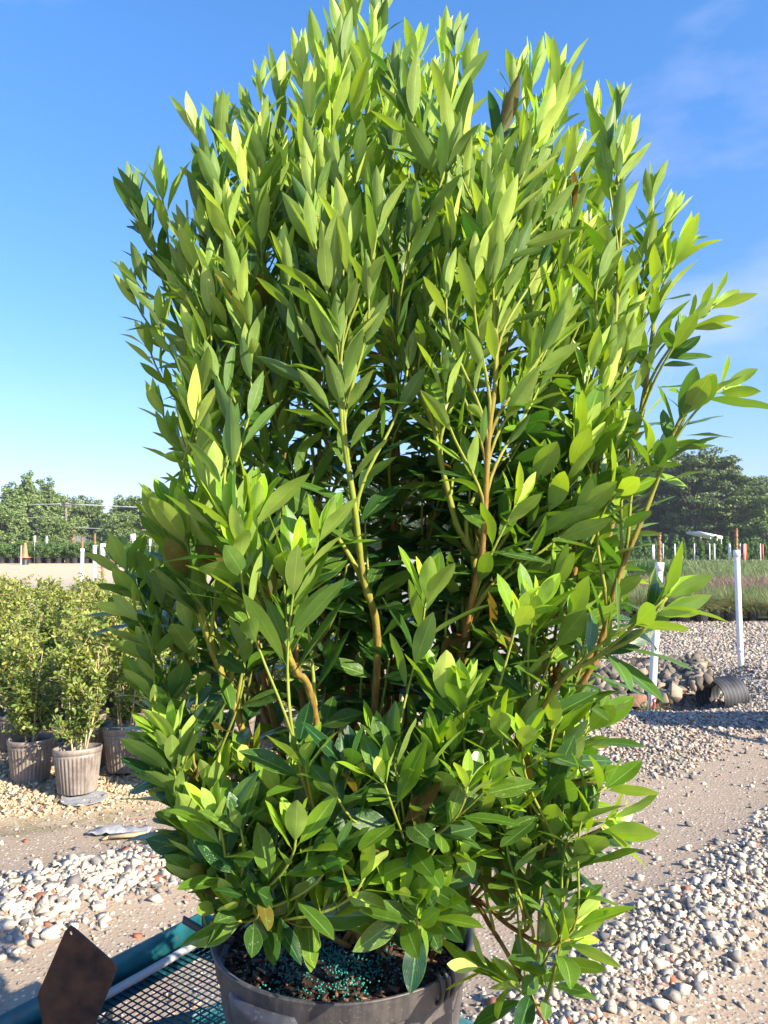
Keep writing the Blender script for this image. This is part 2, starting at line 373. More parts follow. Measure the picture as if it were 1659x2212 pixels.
def m_ground():
    m = NT('yard_ground'); tcn = m.t.nodes.new('ShaderNodeTexCoord'); o = tcn.outputs['Object']
    sp = m.t.nodes.new('ShaderNodeSeparateXYZ'); m.t.links.new(o, sp.inputs[0]); X, Y = sp.outputs[0], sp.outputs[1]
    big = m.noise(.9, 5, .6, o); med = m.noise(7, 5, .65, o); fine = m.noise(60, 4, .7, o)
    v = m.vor(55, o); vc = m.vor(55, o, 'Color'); s2 = m.t.nodes.new('ShaderNodeSeparateColor'); m.t.links.new(vc, s2.inputs[0])
    dirt = m.mix(big, (.235, .18, .13), (.345, .275, .205)); dirt = m.mix(m.math('MULTIPLY', med, .5), dirt, (.19, .13, .085))
    dirt = m.mix(m.math('MULTIPLY', fine, .4), dirt, (.46, .38, .30))
    # pebbles bedded in the surface
    peb = m.ramp(s2.outputs[0], [(0, (.14, .12, .11)), (.4, (.36, .31, .26)), (.8, (.56, .49, .40)), (1, (.62, .56, .48))])
    pm = m.math('MULTIPLY', m.smooth(v, .42, .25), m.smooth(m.math('ADD', s2.outputs[1], m.math('MULTIPLY_ADD', med, .6, -.3)), .45, .55))
    near = m.mix(pm, dirt, peb)
    # moss in the wet strip at the left
    ms = m.math('MULTIPLY', m.math('MULTIPLY', m.smooth(X, -.9, -1.5), m.smooth(med, .42, .6)),
                m.math('MULTIPLY', m.smooth(m.math('SUBTRACT', Y, m.math('MULTIPLY', X, .55)), 4.75, 5.0), m.smooth(m.math('SUBTRACT', Y, m.math('MULTIPLY', X, .55)), 5.5, 5.2)))
    near = m.mix(m.math('MULTIPLY', ms, .75), near, (.10, .095, .035))
    # tan gravel under the container block
    tan = m.mix(fine, (.55, .42, .26), (.30, .21, .12)); tan = m.mix(m.smooth(v, .5, .2), tan, (.60, .50, .34))
    lt = m.math('MULTIPLY', m.smooth(X, .2, -.3), m.smooth(m.math('SUBTRACT', Y, m.math('MULTIPLY', X, .35)), 4.5, 4.9))
    near = m.mix(lt, near, tan)
    # far pad on the left: sandy then worn grey lane
    wv = m.noise(.12, 3, .5, o)
    yy = m.math('MULTIPLY_ADD', wv, 8.0, m.math('SUBTRACT', Y, 4.0))
    pad = m.ramp(m.math('DIVIDE', yy, 60.0), [(0.12, (.50, .42, .31)), (.20, (.46, .38, .29)), (.23, (.20, .16, .12)), (.27, (.40, .34, .27)), (.42, (.42, .36, .285)), (.55, (.60, .46, .30)), (.85, (.66, .50, .32))])
    mid = m.noise(2.5, 6, .75, o); pad = m.mix(m.math('MULTIPLY', mid, .3), pad, (.28, .22, .17))
    fl = m.math('MULTIPLY', m.smooth(Y, 9.5, 11), m.smooth(X, .5, -.5)); near = m.mix(fl, near, pad)
    # crushed grey stone of the lane on the right
    gr = m.mix(m.noise(26, 5, .8, o), (.20, .18, .165), (.56, .52, .47)); gr = m.mix(m.smooth(m.noise(1.1, 4, .6, o), .5, .65), gr, (.40, .34, .285))
    fr = m.math('MULTIPLY', m.smooth(Y, 5.2, 7.2), m.smooth(X, -.6, .3)); near = m.mix(fr, near, gr)
    # soil and turf far away
    far = m.smooth(Y, 58, 62); near = m.mix(far, near, m.mix(mid, (.07, .10, .03), (.14, .15, .06)))
    h = m.math('ADD', m.math('MULTIPLY', m.smooth(v, .5, .1), 1.0), m.math('MULTIPLY', fine, .8))
    return m.done(m.bsdf(near, .9, .2, 0, m.bump(h, .35, .008)))
def nonuni(a, b, near0, near1, step, grow=1.18):
    c = list(np.arange(near0, near1, step)); s = step; p = near0
    while p > a: s *= grow; p -= s; c.insert(0, p)
    s = step; p = c[-1]
    while p < b: s *= grow; p += s; c.append(p)
    return np.array(c)
gx = nonuni(-1500, 1500, -3.4, 5.0, .05); gy = nonuni(-300, 2500, 1.2, 10.0, .05)
XX, YY = np.meshgrid(gx, gy); ZZ = gh(XX, YY); nx, ny = len(gx), len(gy)
I = np.arange(nx * ny).reshape(ny, nx)
b = MB(); b.add(np.stack([XX, YY, ZZ], -1).reshape(-1, 3), q=np.stack([I[:-1, :-1], I[:-1, 1:], I[1:, 1:], I[1:, :-1]], -1).reshape(-1, 4))
tag(b.build('ground', m_ground(), smooth=True), kind='structure')

# ------------------------------------------------------------------ loose stone
rng = np.random.default_rng(7)
def stone_protos(n, npts, seed, jt=.42):
    r = np.random.default_rng(seed); out = []
    for i in range(n):
        bm = bmesh.new(); d = (np.array([[i2, j2, k2] for i2 in (-1, 1) for j2 in (-1, 1) for k2 in (-1, 1)]) * .66 + r.uniform(-jt, jt, (8, 3)))[:npts] * np.array([1, r.uniform(.6, .95), r.uniform(.45, .8)])
        for p in d: bm.verts.new(p)
        bmesh.ops.convex_hull(bm, input=bm.verts[:]); bmesh.ops.delete(bm, geom=[v for v in bm.verts if not v.link_faces], context='VERTS')
        bmesh.ops.triangulate(bm, faces=bm.faces[:]); bm.verts.index_update()
        out.append((np.array([v.co[:] for v in bm.verts]), np.array([[v.index for v in f.verts] for f in bm.faces]))); bm.free()
    return out
P_BIG = stone_protos(30, 8, 1, .62); P_SM = stone_protos(16, 7, 2, .6)
def rand_rot(n, r):
    q = unit(r.normal(size=(n, 4))); a, b_, c, d = q.T
    return np.stack([np.stack([1 - 2 * (c * c + d * d), 2 * (b_ * c - a * d), 2 * (b_ * d + a * c)], -1),
                     np.stack([2 * (b_ * c + a * d), 1 - 2 * (b_ * b_ + d * d), 2 * (c * d - a * b_)], -1),
                     np.stack([2 * (b_ * d - a * c), 2 * (c * d + a * b_), 1 - 2 * (b_ * b_ + c * c)], -1)], -2)
def stones(mb, X, Y, size, protos, r, lift=.25, zextra=0):
    n = len(X); k = r.integers(0, len(protos), n); RR = rand_rot(n, r); c0 = r.uniform(0, 1, n); c1 = r.uniform(0, 1, n)
    Z = gh(X, Y) + size * lift + zextra
    for i, (v, t) in enumerate(protos):
        s = np.where(k == i)[0]
        if not len(s): continue
        V = np.einsum('nij,vj->nvi', RR[s], v); V[:, :, 2] *= .8; V = V * size[s, None, None]
        V += np.stack([X[s], Y[s], Z[s]], -1)[:, None]
        T = (t[None] + (np.arange(len(s)) * len(v))[:, None, None]).reshape(-1, 3)
        C = np.repeat(np.stack([c0[s], c1[s], c0[s] * 0], -1), len(v), 0)
        mb.add(V.reshape(-1, 3), t=T, c=C)
def inview(X, Y, mg=.35):
    return (np.abs(X) < .5 * Y + mg)
def segd(x, y, a, b_):
    dx, dy = b_[0] - a[0], b_[1] - a[1]; t = np.clip(((x - a[0]) * dx + (y - a[1]) * dy) / (dx * dx + dy * dy), 0, 1)
    return np.hypot(x - a[0] - t * dx, y - a[1] - t * dy)
def nz2(x, y, s=0):
    return (np.sin(x * 3.1 + s) * np.sin(y * 2.7 + 1.3 * s) + .6 * np.sin(x * 7.3 + y * 3.9 + s) + .4 * np.sin(y * 11.1 - x * 6.2 + s)) / 2

def scatter(n, x0, x1, y0, y1, dens):
    X = rng.uniform(x0, x1, n); Y = rng.uniform(y0, y1, n); k = (rng.uniform(0, 1, n) < dens(X, Y)) & inview(X, Y); return X[k], Y[k]
# white windrow left
mb = MB()
X, Y = scatter(26000, -2.6, .4, 1.8, 4.8, lambda x, y: np.clip(1.5 - segd(x, y, WIND[0][:2], WIND[0][2:4]) / .27 + .35 * nz2(x, y), 0, 1) ** 1.5)
stones(mb, X, Y, rng.gamma(5, .0036, len(X)).clip(.008, .036), P_BIG, rng, .16)
tag(mb.build('gravel', M['stone_white'], col=True), 'bank of loose white stones crossing the dirt behind the teal cart', 'gravel', kind='stuff')
# white windrow right
mb = MB()
X, Y = scatter(62000, -.2, 4.0, 1.6, 6.0, lambda x, y: np.clip(1.4 - segd(x, y, WIND[1][:2], WIND[1][2:4]) / .23 + .4 * nz2(x, y, 2), 0, 1) ** 1.6 * .85 + .012 + .05 * (y - .82 * x < 1.6))
stones(mb, X, Y, rng.gamma(4, .0030, len(X)).clip(.004, .028), P_BIG, rng, .16)
tag(mb.build('gravel', M['stone_white'], col=True), 'loose whitish grey stones heaped in a band along the right of the dirt track', 'gravel', kind='stuff')
# small tan gravel under the containers
mb = MB()
X, Y = scatter(60000, -4.2, .3, 3.3, 8.0, lambda x, y: np.clip((y - .35 * x - 4.75) * 4 + .5 * nz2(x, y, 4), 0, 1) * np.clip(1.6 - (y - 3.5) / 4, .2, 1))
stones(mb, X, Y, rng.gamma(6, .0017, len(X)).clip(.005, .022), P_SM, rng, .35)
tag(mb.build('gravel', M['stone_tan'], col=True), 'small tan gravel spread under the row of potted shrubs', 'gravel', kind='stuff')
# crushed stone right
mb = MB()
def dens(x, y):
    lane = y - .82 * x                      # the dirt track keeps few stones
    return np.clip((lane - 3.35 + .2 * nz2(x, y, 1)) * 2.2, 0.012, 1) * np.clip(1.5 - (y - 4.5) / 6, .3, 1)
X, Y = scatter(90000, .2, 5.2, 3.0, 9.9, dens)
stones(mb, X, Y, rng.gamma(5, .0024, len(X)).clip(.005, .026), P_SM, rng, .3)
tag(mb.build('gravel', M['stone_grey'], col=True), 'crushed grey and cream stone in front of the rock pile', 'gravel', kind='stuff')
mb = MB()
X, Y = scatter(60000, 2.0, 8.0, 9.6, 14.0, lambda x, y: .9 * (x > .25 * y) * (.75 + .3 * nz2(x * .5, y * .8, 3)))
stones(mb, X, Y, rng.gamma(5, .0034, len(X)).clip(.008, .034), P_SM, rng, .2)
tag(mb.build('gravel', M['stone_grey'], col=True), 'crushed stone surface of the lane in front of the potted grasses', 'gravel', kind='stuff')
# scattered pebbles over the dirt
mb = MB()
X, Y = scatter(30000, -2.4, 3.4, 1.5, 6.0, lambda x, y: (.3 + .5 * (nz2(x, y, 9) > .1)) * np.where((x > .3) & (y - .82 * x > 2.3), .18, 1))
stones(mb, X, Y, rng.gamma(3, .0022, len(X)).clip(.002, .018), P_SM, rng, .2)
tag(mb.build('gravel', M['stone_grey'], col=True), 'scattered pebbles pressed into the bare dirt track', 'gravel', kind='stuff')

# ------------------------------------------------------------------ leaves
def add_leaves(mb, B, D, N, Ln, W, fold, curl, data, ns=8, nu=5, pet=.11, tipk=.86, wav=.0, pw=.80, end=.015):
    """B base points, D directions, N upper-side normals"""
    n = len(B); B = np.asarray(B); D = unit(D); N = np.asarray(N); N = unit(N - (N * D).sum(1)[:, None] * D); Sd = np.cross(D, N)
    t = np.linspace(0, 1, ns); u = np.linspace(-1, 1, nu)
    tb = np.clip((t - pet) / (1 - pet), 0, 1)
    pr = np.sin(np.pi * np.clip(tb ** tipk, 0, 1)) ** pw; pr = np.where(t < pet + 1e-6, .05, pr); pr[-1] = end
    Ln = np.asarray(Ln)[:, None, None]; W = np.asarray(W)[:, None, None]; fold = np.asarray(fold)[:, None, None]; curl = np.asarray(curl)[:, None, None]
    T = t[None, :, None]; U = u[None, None, :]; PR = pr[None, :, None]
    al = Ln * (T - curl ** 2 * T ** 3 / 6) + 0 * U
    ph = data[:, 1][:, None, None] * 20
    up = -Ln * curl * T ** 2 / 2 + fold * np.abs(U) * PR * W * .5 + wav * W * np.sin(T * 9 + ph) * U * PR + wav * W * .5 * np.sin(T * 14 + ph * 2) * np.abs(U) * PR
    si = U * PR * W * .5 * np.sqrt(np.maximum(1 - fold ** 2 * .5, .2))
    V = B[:, None, None, :] + D[:, None, None, :] * al[..., None] + N[:, None, None, :] * up[..., None] + Sd[:, None, None, :] * si[..., None]
    I = np.arange(ns * nu).reshape(ns, nu)
    q = np.stack([I[:-1, :-1], I[:-1, 1:], I[1:, 1:], I[1:, :-1]], -1).reshape(-1, 4)
    Q = (q[None] + (np.arange(n) * ns * nu)[:, None, None]).reshape(-1, 4)
    uv = np.stack(np.broadcast_arrays((U * .5 + .5), T), -1)
    uv = np.broadcast_to(uv, (n, ns, nu, 2)).reshape(-1, 2)
    mb.add(V.reshape(-1, 3), q=Q, uv=uv, c=np.repeat(data, ns * nu, 0))

# ------------------------------------------------------------------ the big potted shrub
RZ = 0.80; PC = at(743, 1990, 1.36); PX, PY = PC[0], 1.36; RR_ = .226; PK = .226 / .219
hero = empty('potted_shrub', (PX, PY, .405), 'large anise shrub with glossy leaves in a big black pot on the teal cart', 'potted shrub')
HP = np.array([PX, PY, .405])
def rel(p): return np.asarray(p) - HP
# pot
mb = MB(); ph = RZ - .405
prof = [(.168, 0), (.172, .004), (.176, .04), (.196, .30), (.1975, ph - .052), (.199, ph - .044), (.2095, ph - .044), (.2125, ph - .040), (.2165, ph - .006), (.219, ph - .001), (.2195, ph), (.2175, ph + .002), (.2115, ph), (.209, ph - .004), (.206, ph - .04), (.200, ph - .10)]
def ribf(i, an): return .0016 * np.sin(an * 3 + i * .3) + .0008 * np.sin(an * 7)
prof = [(a_ * PK, b_) for a_, b_ in prof]; mb.lathe(prof, 96, rib=ribf); mb.lathe([(.168, 0), (.001, .002)], 96)
pot = mb.build('pot', M['pot'], hero, smooth=True)
def arcband(mb, a0, a1, r0, r1, z0, z1, n=14):
    an = np.linspace(a0, a1, n); V = []
    k = np.sin(np.linspace(0, np.pi, n)) ** .35
    for j, a in enumerate(an):
        c, s = math.cos(a), math.sin(a); rr = r0 + (r1 - r0) * k[j]; zz = z0 + (z1 - z0) * (1 - k[j]) * .3
        zm = (zz + z1) / 2
        V += [[r0 * c, r0 * s, z1], [(rr - .003) * c, (rr - .003) * s, z1 - .002], [rr * c, rr * s, zm + .008], [rr * c, rr * s, zz + .006], [(rr - .006) * c, (rr - .006) * s, zz], [r0 * c, r0 * s, zz]]
    q = []
    for j in range(n - 1):
        for i in range(5): q.append([j * 6 + i, (j + 1) * 6 + i, (j + 1) * 6 + i + 1, j * 6 + i + 1])
    mb.add(V, q=q)
mb = MB(); arcband(mb, R(-142), R(-104), .211 * PK, .2255 * PK, ph - .070, ph - .024); mb.build('handle', M['pot_in'], pot, smooth=True)
mb = MB()
for k in range(3):
    a = R(-47 + k * 3.4); pts = [((.212 * PK + .013 * math.sin(t)) * math.cos(a), (.212 * PK + .013 * math.sin(t)) * math.sin(a), ph - .035 + .045 * (1 - math.cos(t)) / 2 * 1.0) for t in np.linspace(0, math.pi, 9)]
    mb.tube(pts, .0034, 6)
mb.build('handle', M['black_plastic'], pot, smooth=True)
# the bent strip sticking out of the pot edge
mb = MB(); p0 = rel(at(462, 2026, 1.30)); p1 = rel(at(396, 1986, 1.33)); mb.bar(p0, p1, .004, .012); mb.bar(p0, p0 + np.array([.03, 0.01, -.01]), .004, .012); mb.build('tag', M['corr'], pot)
# soil
mb = MB(); r_ = np.linspace(0, .2035 * PK, 14); n = 48; V = []
for i, rr in enumerate(r_):
    for j in range(n):
        a = 2 * math.pi * j / n; x, y = rr * math.cos(a), rr * math.sin(a)
        V.append([x, y, ph - .040 + .010 * math.sin(x * 40) * math.cos(y * 33) + .012 * (1 - (rr / .2) ** 2)])
q = []
for i in range(len(r_) - 1):
    for j in range(n): q.append([i * n + j, i * n + (j + 1) % n, (i + 1) * n + (j + 1) % n, (i + 1) * n + j])
mb.add(V, q=q); mb.build('soil', M['soil'], hero, smooth=True)
def chips(n, rad, z, smax, seed, cen=(0, 0)):
    r = np.random.default_rng(seed); mb = MB()
    for i in range(n):
        a = r.uniform(0, 6.28); rr = rad * math.sqrt(r.uniform()); l = r.uniform(.3, 1) * smax; ww = l * r.uniform(.15, .5)
        v = np.array([[l * i2, ww * j2 * (1 if k2 > 0 else .8), .0018 * k2] for i2 in (-1, 1) for j2 in (-1, 1) for k2 in (-1, 1)]) / 2 * [1, 1, 2]
        v[:, 2] += .12 * l * np.sin(v[:, 0] / l * 2)
        v = v @ rotx(r.uniform(-.6, .6)).T @ rotz(r.uniform(0, 6.28)).T + [cen[0] + rr * math.cos(a), cen[1] + rr * math.sin(a), z + r.uniform(0, .010)]
        mb.add(v, q=[[0, 1, 3, 2], [4, 6, 7, 5], [0, 4, 5, 1], [2, 3, 7, 6], [0, 2, 6, 4], [1, 5, 7, 3]], c=(r.uniform(0, 1) ** 1.3, 0, 0))
    return mb
tag(chips(900, .197, ph - .036, .020, 3).build('bark_mulch', M['chips'], hero, col=True), kind='stuff')
mb = MB(); r = np.random.default_rng(4); bm = bmesh.new(); bmesh.ops.create_icosphere(bm, subdivisions=1, radius=1); bm.verts.index_update()
IV = np.array([v.co[:] for v in bm.verts]); IT = np.array([[v.index for v in f.verts] for f in bm.faces]); bm.free()
n = 1500; a = r.normal(-.02, .06, n); c = r.normal(-.06, .05, n); k = a * a + c * c < .19 ** 2; a, c = a[k], c[k]; n = len(a)
V = IV[None] * r.uniform(.0012, .0021, (n, 1, 1)) + np.stack([a, c, ph - .028 + r.uniform(-.004, .006, n)], -1)[:, None]
mb.add(V.reshape(-1, 3), t=(IT[None] + (np.arange(n) * len(IV))[:, None, None]).reshape(-1, 3))
tag(mb.build('fertilizer_granules', M['prill'], hero, smooth=True), kind='stuff')

# ---- shrub: main stems as the photograph shows them, then shoots
rs = np.random.default_rng(2024)
SOILZ = RZ - .035
def base(): 
    a = rs.uniform(0, 6.28); q_ = rs.uniform(.01, .075); return np.array([PX + .04 + q_ * math.cos(a), PY + .02 + q_ * math.sin(a), SOILZ - .01])
stemdef = [  # picture points from low to high, with distance
    ([(815, 1385), (785, 1250), (765, 1090), (740, 930), (735, 830), (735, 740)], [1.20, 1.16, 1.12, 1.10, 1.09, 1.09], 1),
    ([(1025, 1270), (1045, 1150), (1055, 950), (1072, 790), (1065, 600), (1052, 400)], [1.18, 1.15, 1.12, 1.11, 1.12, 1.15], 1),
    ([(1025, 1265), (985, 1130), (955, 1010), (930, 900), (880, 800)], [1.22, 1.21, 1.19, 1.17, 1.15], 1),
    ([(672, 1505), (640, 1450), (600, 1370), (582, 1315), (545, 1220), (500, 1140)], [1.12, 1.09, 1.07, 1.06, 1.04, 1.03], 1),
    ([(480, 1460), (450, 1380), (430, 1280), (395, 1170)], [1.20, 1.18, 1.17, 1.16], 1),
    ([(1230, 1390), (1240, 1240), (1290, 1000), (1320, 800), (1335, 600), (1345, 420)], [1.28, 1.27, 1.26, 1.25, 1.25, 1.28], 1),
    ([(1255, 1480), (1300, 1380), (1335, 1250), (1400, 1090), (1475, 895), (1550, 835)], [1.22, 1.20, 1.18, 1.16, 1.14, 1.13], 1),
    ([(862, 1300), (850, 1150), (858, 950), (820, 700), (800, 400), (790, 200)], [1.42, 1.42, 1.42, 1.42, 1.42, 1.4], 1),
    ([(830, 1200), (845, 1050), (830, 920), (700, 600), (610, 300)], [1.46, 1.46, 1.44, 1.42, 1.42], 1),
    ([(1090, 1200), (1130, 1050), (1170, 900), (1212, 790), (1232, 600), (1170, 300)], [1.34, 1.32, 1.30, 1.30, 1.30, 1.32], 1),
    ([(1280, 1400), (1305, 1200), (1360, 1000), (1400, 800), (1430, 560), (1455, 500)], [1.36, 1.36, 1.35, 1.34, 1.33, 1.33], 1),
    ([(1190, 1500), (1290, 1420), (1380, 1370), (1440, 1290)], [1.10, 1.06, 1.03, 1.02], 0),
    ([(500, 1300), (475, 1050), (430, 800), (365, 620), (310, 480)], [1.42, 1.42, 1.42, 1.40, 1.38], 1),
    ([(540, 1300), (520, 1050), (480, 800), (450, 560), (430, 380)], [1.30, 1.29, 1.27, 1.26, 1.26], 1),
    ([(620, 1250), (610, 1000), (580, 750), (560, 500), (560, 280)], [1.26, 1.25, 1.23, 1.22, 1.22], 1),
    ([(690, 1250), (690, 1000), (690, 700), (700, 450), (690, 240)], [1.36, 1.34, 1.30, 1.28, 1.28], 1),
    ([(760, 1250), (790, 1000), (880, 700), (900, 450), (900, 220)], [1.5, 1.5, 1.5, 1.48, 1.46], 1),
    ([(920, 1200), (960, 900), (960, 600), (975, 350), (985, 180)], [1.40, 1.38, 1.34, 1.3, 1.3], 1),
    ([(980, 1200), (1060, 900), (1120, 600), (1120, 350), (1115, 230)], [1.5, 1.5, 1.5, 1.48, 1.48], 1),
    ([(1100, 1300), (1200, 1000), (1280, 700), (1290, 450), (1295, 300)], [1.55, 1.56, 1.56, 1.54, 1.52], 1),
    ([(500, 1500), (400, 1420), (330, 1350), (300, 1290)], [1.3, 1.28, 1.27, 1.26], 0),
    ([(560, 1750), (450, 1700), (370, 1640), (330, 1560)], [1.25, 1.2, 1.18, 1.17], 0),
    ([(620, 1900), (520, 1880), (430, 1830), (385, 1760)], [1.22, 1.17, 1.13, 1.12], 0),
    ([(700, 1800), (660, 1700), (640, 1620)], [1.12, 1.06, 1.04], 0),
    ([(850, 1850), (860, 1750), (850, 1640)], [1.18, 1.10, 1.06], 0),
    ([(950, 1800), (1010, 1700), (1040, 1600)], [1.18, 1.10, 1.06], 0),
    ([(1050, 1850), (1150, 1750), (1230, 1700), (1300, 1690)], [1.22, 1.14, 1.10, 1.08], 0),
    ([(960, 1880), (1040, 1850), (1160, 1850), (1300, 1790)], [1.28, 1.22, 1.15, 1.1], 0),
    ([(1012, 1950), (1065, 2010), (1130, 2120), (1190, 2230)], [1.27, 1.20, 1.17, 1.17], 0),
    ([(1012, 1945), (1100, 2000), (1170, 2040), (1230, 2030)], [1.27, 1.18, 1.12, 1.10], 0),
    ([(640, 1990), (560, 1980), (500, 1960), (470, 1990)], [1.2, 1.12, 1.10, 1.09], 0),
    ([(900, 1960), (890, 1900), (880, 1830)], [1.2, 1.12, 1.10], 0),
]
for k in range(9):    # stems standing at the back of the crown
    x0 = 420 + k * 110; Yb = rs.uniform(1.55, 1.72)
    stemdef.append(([(830 + (x0 - 830) * .5, 1350), (830 + (x0 - 830) * .8, 1000), (x0, 650), (x0 + rs.uniform(-30, 30), 330 + abs(x0 - 830) * .25)], [1.45, Yb - .05, Yb, Yb], 1))
stems = []
for pts, ds, tall in stemdef:
    P = [base()]; tip_first = at(*pts[0], ds[0])
    if pts[0] in ((1012, 1950), (1012, 1945)): P = [np.array([PX + .15, PY - .03, SOILZ])]
    elif tip_first[2] - P[0][2] > .25: P.append(P[0] * .45 + tip_first * .55 + np.array([(tip_first[0] - P[0][0]) * .1, 0, -.01]))
    P += [at(x, y, d) for (x, y), d in zip(pts, ds)]
    stems.append(dict(pts=catmull(P, 7), tall=tall, tips=[]))
def arclen(p): return np.concatenate([[0], np.cumsum(np.linalg.norm(np.diff(p, axis=0), axis=1))])

# shoots
from itertools import product
def inpoly(x, y, P):
    c = False; n = len(P)
    for i in range(n):
        x1, y1 = P[i]; x2, y2 = P[i - 1]
        if (y1 > y) != (y2 > y) and x < (x2 - x1) * (y - y1) / (y2 - y1) + x1: c = not c
    return c
tips = []   # (pos, dir, kind)  kind 0 upper upright shoot, 1 lower spreading, 2 inner dark
def jit(s): return rs.normal(size=3) * s
def addtip(x, y, d, lean=0.0, kind=0, up=1.0):
    p = at(x, y, d); out = np.array([p[0] - PX, p[1] - PY, 0]); tips.append((p, unit(out * (.30 if kind == 0 else .5) + np.array([lean, 0, up]) + jit(.09)), kind))
for x, y, d, ln in [(292, 415, 1.38, -.25), (350, 425, 1.36, -.1), (318, 500, 1.36, -.2), (430, 295, 1.28, -.1), (475, 300, 1.34, .05), (455, 380, 1.24, 0), (565, 190, 1.24, 0), (600, 205, 1.36, .1), (540, 260, 1.4, -.1), (650, 150, 1.3, 0),
                    (690, 140, 1.3, 0), (738, 130, 1.26, 0), (805, 95, 1.3, 0), (770, 35, 1.40, -.03), (825, 30, 1.42, .05), (800, 165, 1.22, 0), (745, 70, 1.4, -.05), (900, 130, 1.34, 0), (870, 170, 1.36, -.05), (985, 95, 1.32, .02), (960, 110, 1.4, -.05), (1005, 170, 1.34, .05),
                    (1112, 185, 1.34, -.05), (1150, 175, 1.42, 0), (1205, 185, 1.32, .03), (1225, 210, 1.36, .1), (1180, 260, 1.22, 0), (1290, 250, 1.36, -.05), (1335, 240, 1.30, .1), (1340, 350, 1.30, .15), (1310, 330, 1.26, 0), (1445, 470, 1.33, .45), (1405, 430, 1.36, .1),
                    (1395, 560, 1.3, .2), (1460, 560, 1.3, .5), (285, 630, 1.34, -.15), (310, 620, 1.30, -.1), (325, 760, 1.36, -.15), (345, 700, 1.26, -.1), (345, 880, 1.34, -.2), (370, 950, 1.3, -.3),
                    (735, 740, 1.09, 0), (1052, 395, 1.14, 0), (1060, 450, 1.15, .1), (880, 800, 1.14, 0), (960, 830, 1.1, .0), (700, 400, 1.15, 0), (1170, 330, 1.2, .05)]:
    addtip(x, y, d, ln, 0)
for x, y, d, ln in [(380, 1120, 1.16, -.15), (350, 1140, 1.18, -.3), (400, 1160, 1.14, 0), (500, 1135, 1.03, -.1), (470, 1090, 1.08, -.1), (545, 1130, 1.08, .15), (520, 1190, 1.02, .1), (640, 1240, 1.03, .1), (610, 1230, 1.06, -.05), (690, 1160, 1.06, .35), (300, 1290, 1.26, -.2), (320, 1250, 1.3, -.1), (290, 1330, 1.2, -.4), (270, 1230, 1.27, -.3),
                    (330, 1400, 1.22, -.3), (325, 1500, 1.2, -.2), (375, 1590, 1.15, -.1), (350, 1660, 1.16, -.4), (370, 1640, 1.14, -.1), (425, 1770, 1.1, -.1), (415, 1790, 1.12, -.3), (450, 1900, 1.08, -.2), (440, 1860, 1.1, -.1), (455, 1960, 1.08, -.3), (470, 1770, 1.03, -.1), (520, 1790, 1.02, 0),
                    (640, 1800, 1.0, 0), (660, 1650, 1.03, 0), (720, 1690, 1.02, 0), (760, 1650, 1.03, .1), (850, 1640, 1.03, 0), (830, 1690, 1.0, -.1), (930, 1640, 1.05, .1), (1000, 1530, 1.06, 0), (960, 1500, 1.08, -.1), (1010, 1480, 1.08, .1), (1120, 1330, 1.06, .1), (1160, 1310, 1.1, .2), (920, 1290, 1.08, -.1), (1130, 1600, 1.04, 0), (1080, 1590, 1.06, -.1), (1010, 1700, 1.0, 0), (1060, 1690, 1.02, .2),
                    (500, 1960, 1.06, 0), (560, 1950, 1.04, .1), (540, 1930, 1.05, -.1), (700, 1960, 1.08, 0), (720, 1850, 1.02, 0), (790, 1890, 1.03, .3), (640, 1930, 1.06, 0), (870, 1950, 1.05, .1), (930, 1960, 1.08, .2), (900, 1980, 1.05, -.1)]:
    addtip(x, y, d, ln, 1, .8)
for x, y, d, dr in [(1540, 662, 1.28, (1, 0, .75)), (1490, 700, 1.28, (.8, 0, .8)), (1565, 835, 1.13, (1, 0, .55)), (1500, 860, 1.14, (.5, 0, .8)), (1440, 1290, 1.02, (.9, 0, .8)), (1420, 1330, 1.03, (1, 0, .15)), (1430, 960, 1.16, (.8, 0, .5)), (1400, 1010, 1.17, (.9, -.2, .2)), (1330, 1070, 1.15, (.5, -.4, .3)),
                    (1310, 1700, 1.08, (1, 0, .7)), (1300, 1790, 1.1, (1, 0, .4)), (1330, 1770, 1.1, (1, 0, -.1)), (1240, 1780, 1.1, (.6, 0, .8)), (1230, 2030, 1.1, (1, 0, .1)), (1215, 2010, 1.1, (.2, 0, 1)), (1240, 1990, 1.1, (.7, 0, .9)), (1130, 2120, 1.17, (-.5, 0, .3)), (1040, 2090, 1.16, (-1, 0, .1)),
                    (420, 990, 1.2, (-1, 0, .1))]:
    tips.append((at(x, y, d), unit(np.array(dr, float) + jit(.08)), 3))
UP = [(285, 470), (430, 340), (560, 230), (690, 150), (830, 110), (960, 150), (1060, 260), (1200, 230), (1330, 330), (1400, 480), (1470, 640), (1450, 840), (1400, 960), (1250, 760), (1140, 640), (980, 700), (860, 640), (680, 640), (560, 740), (470, 840), (380, 930), (310, 880), (270, 740), (255, 600)]
LO = [(310, 1440), (430, 1540), (560, 1500), (760, 1560), (900, 1520), (1000, 1460), (1220, 1380), (1350, 1420), (1330, 1600), (1340, 1700), (1260, 1850), (1080, 1900), (930, 1930), (780, 1960), (640, 1930), (480, 1930), (400, 1860), (360, 1740), (310, 1640)]
LE = [(290, 1260), (430, 1110), (560, 1130), (640, 1240), (560, 1380), (430, 1440), (310, 1400)]
RI = [(1160, 1000), (1300, 940), (1420, 960), (1400, 1150), (1370, 1350), (1200, 1380), (1130, 1200)]
def crown_d(x, y, lo, hi):
    hw = 560.0; q_ = max(-1, min(1, (x - 830) / hw)); half = .31 * math.sqrt(1 - q_ * q_ * .9) + .02
    return 1.38 + half * rs.uniform(lo, hi)
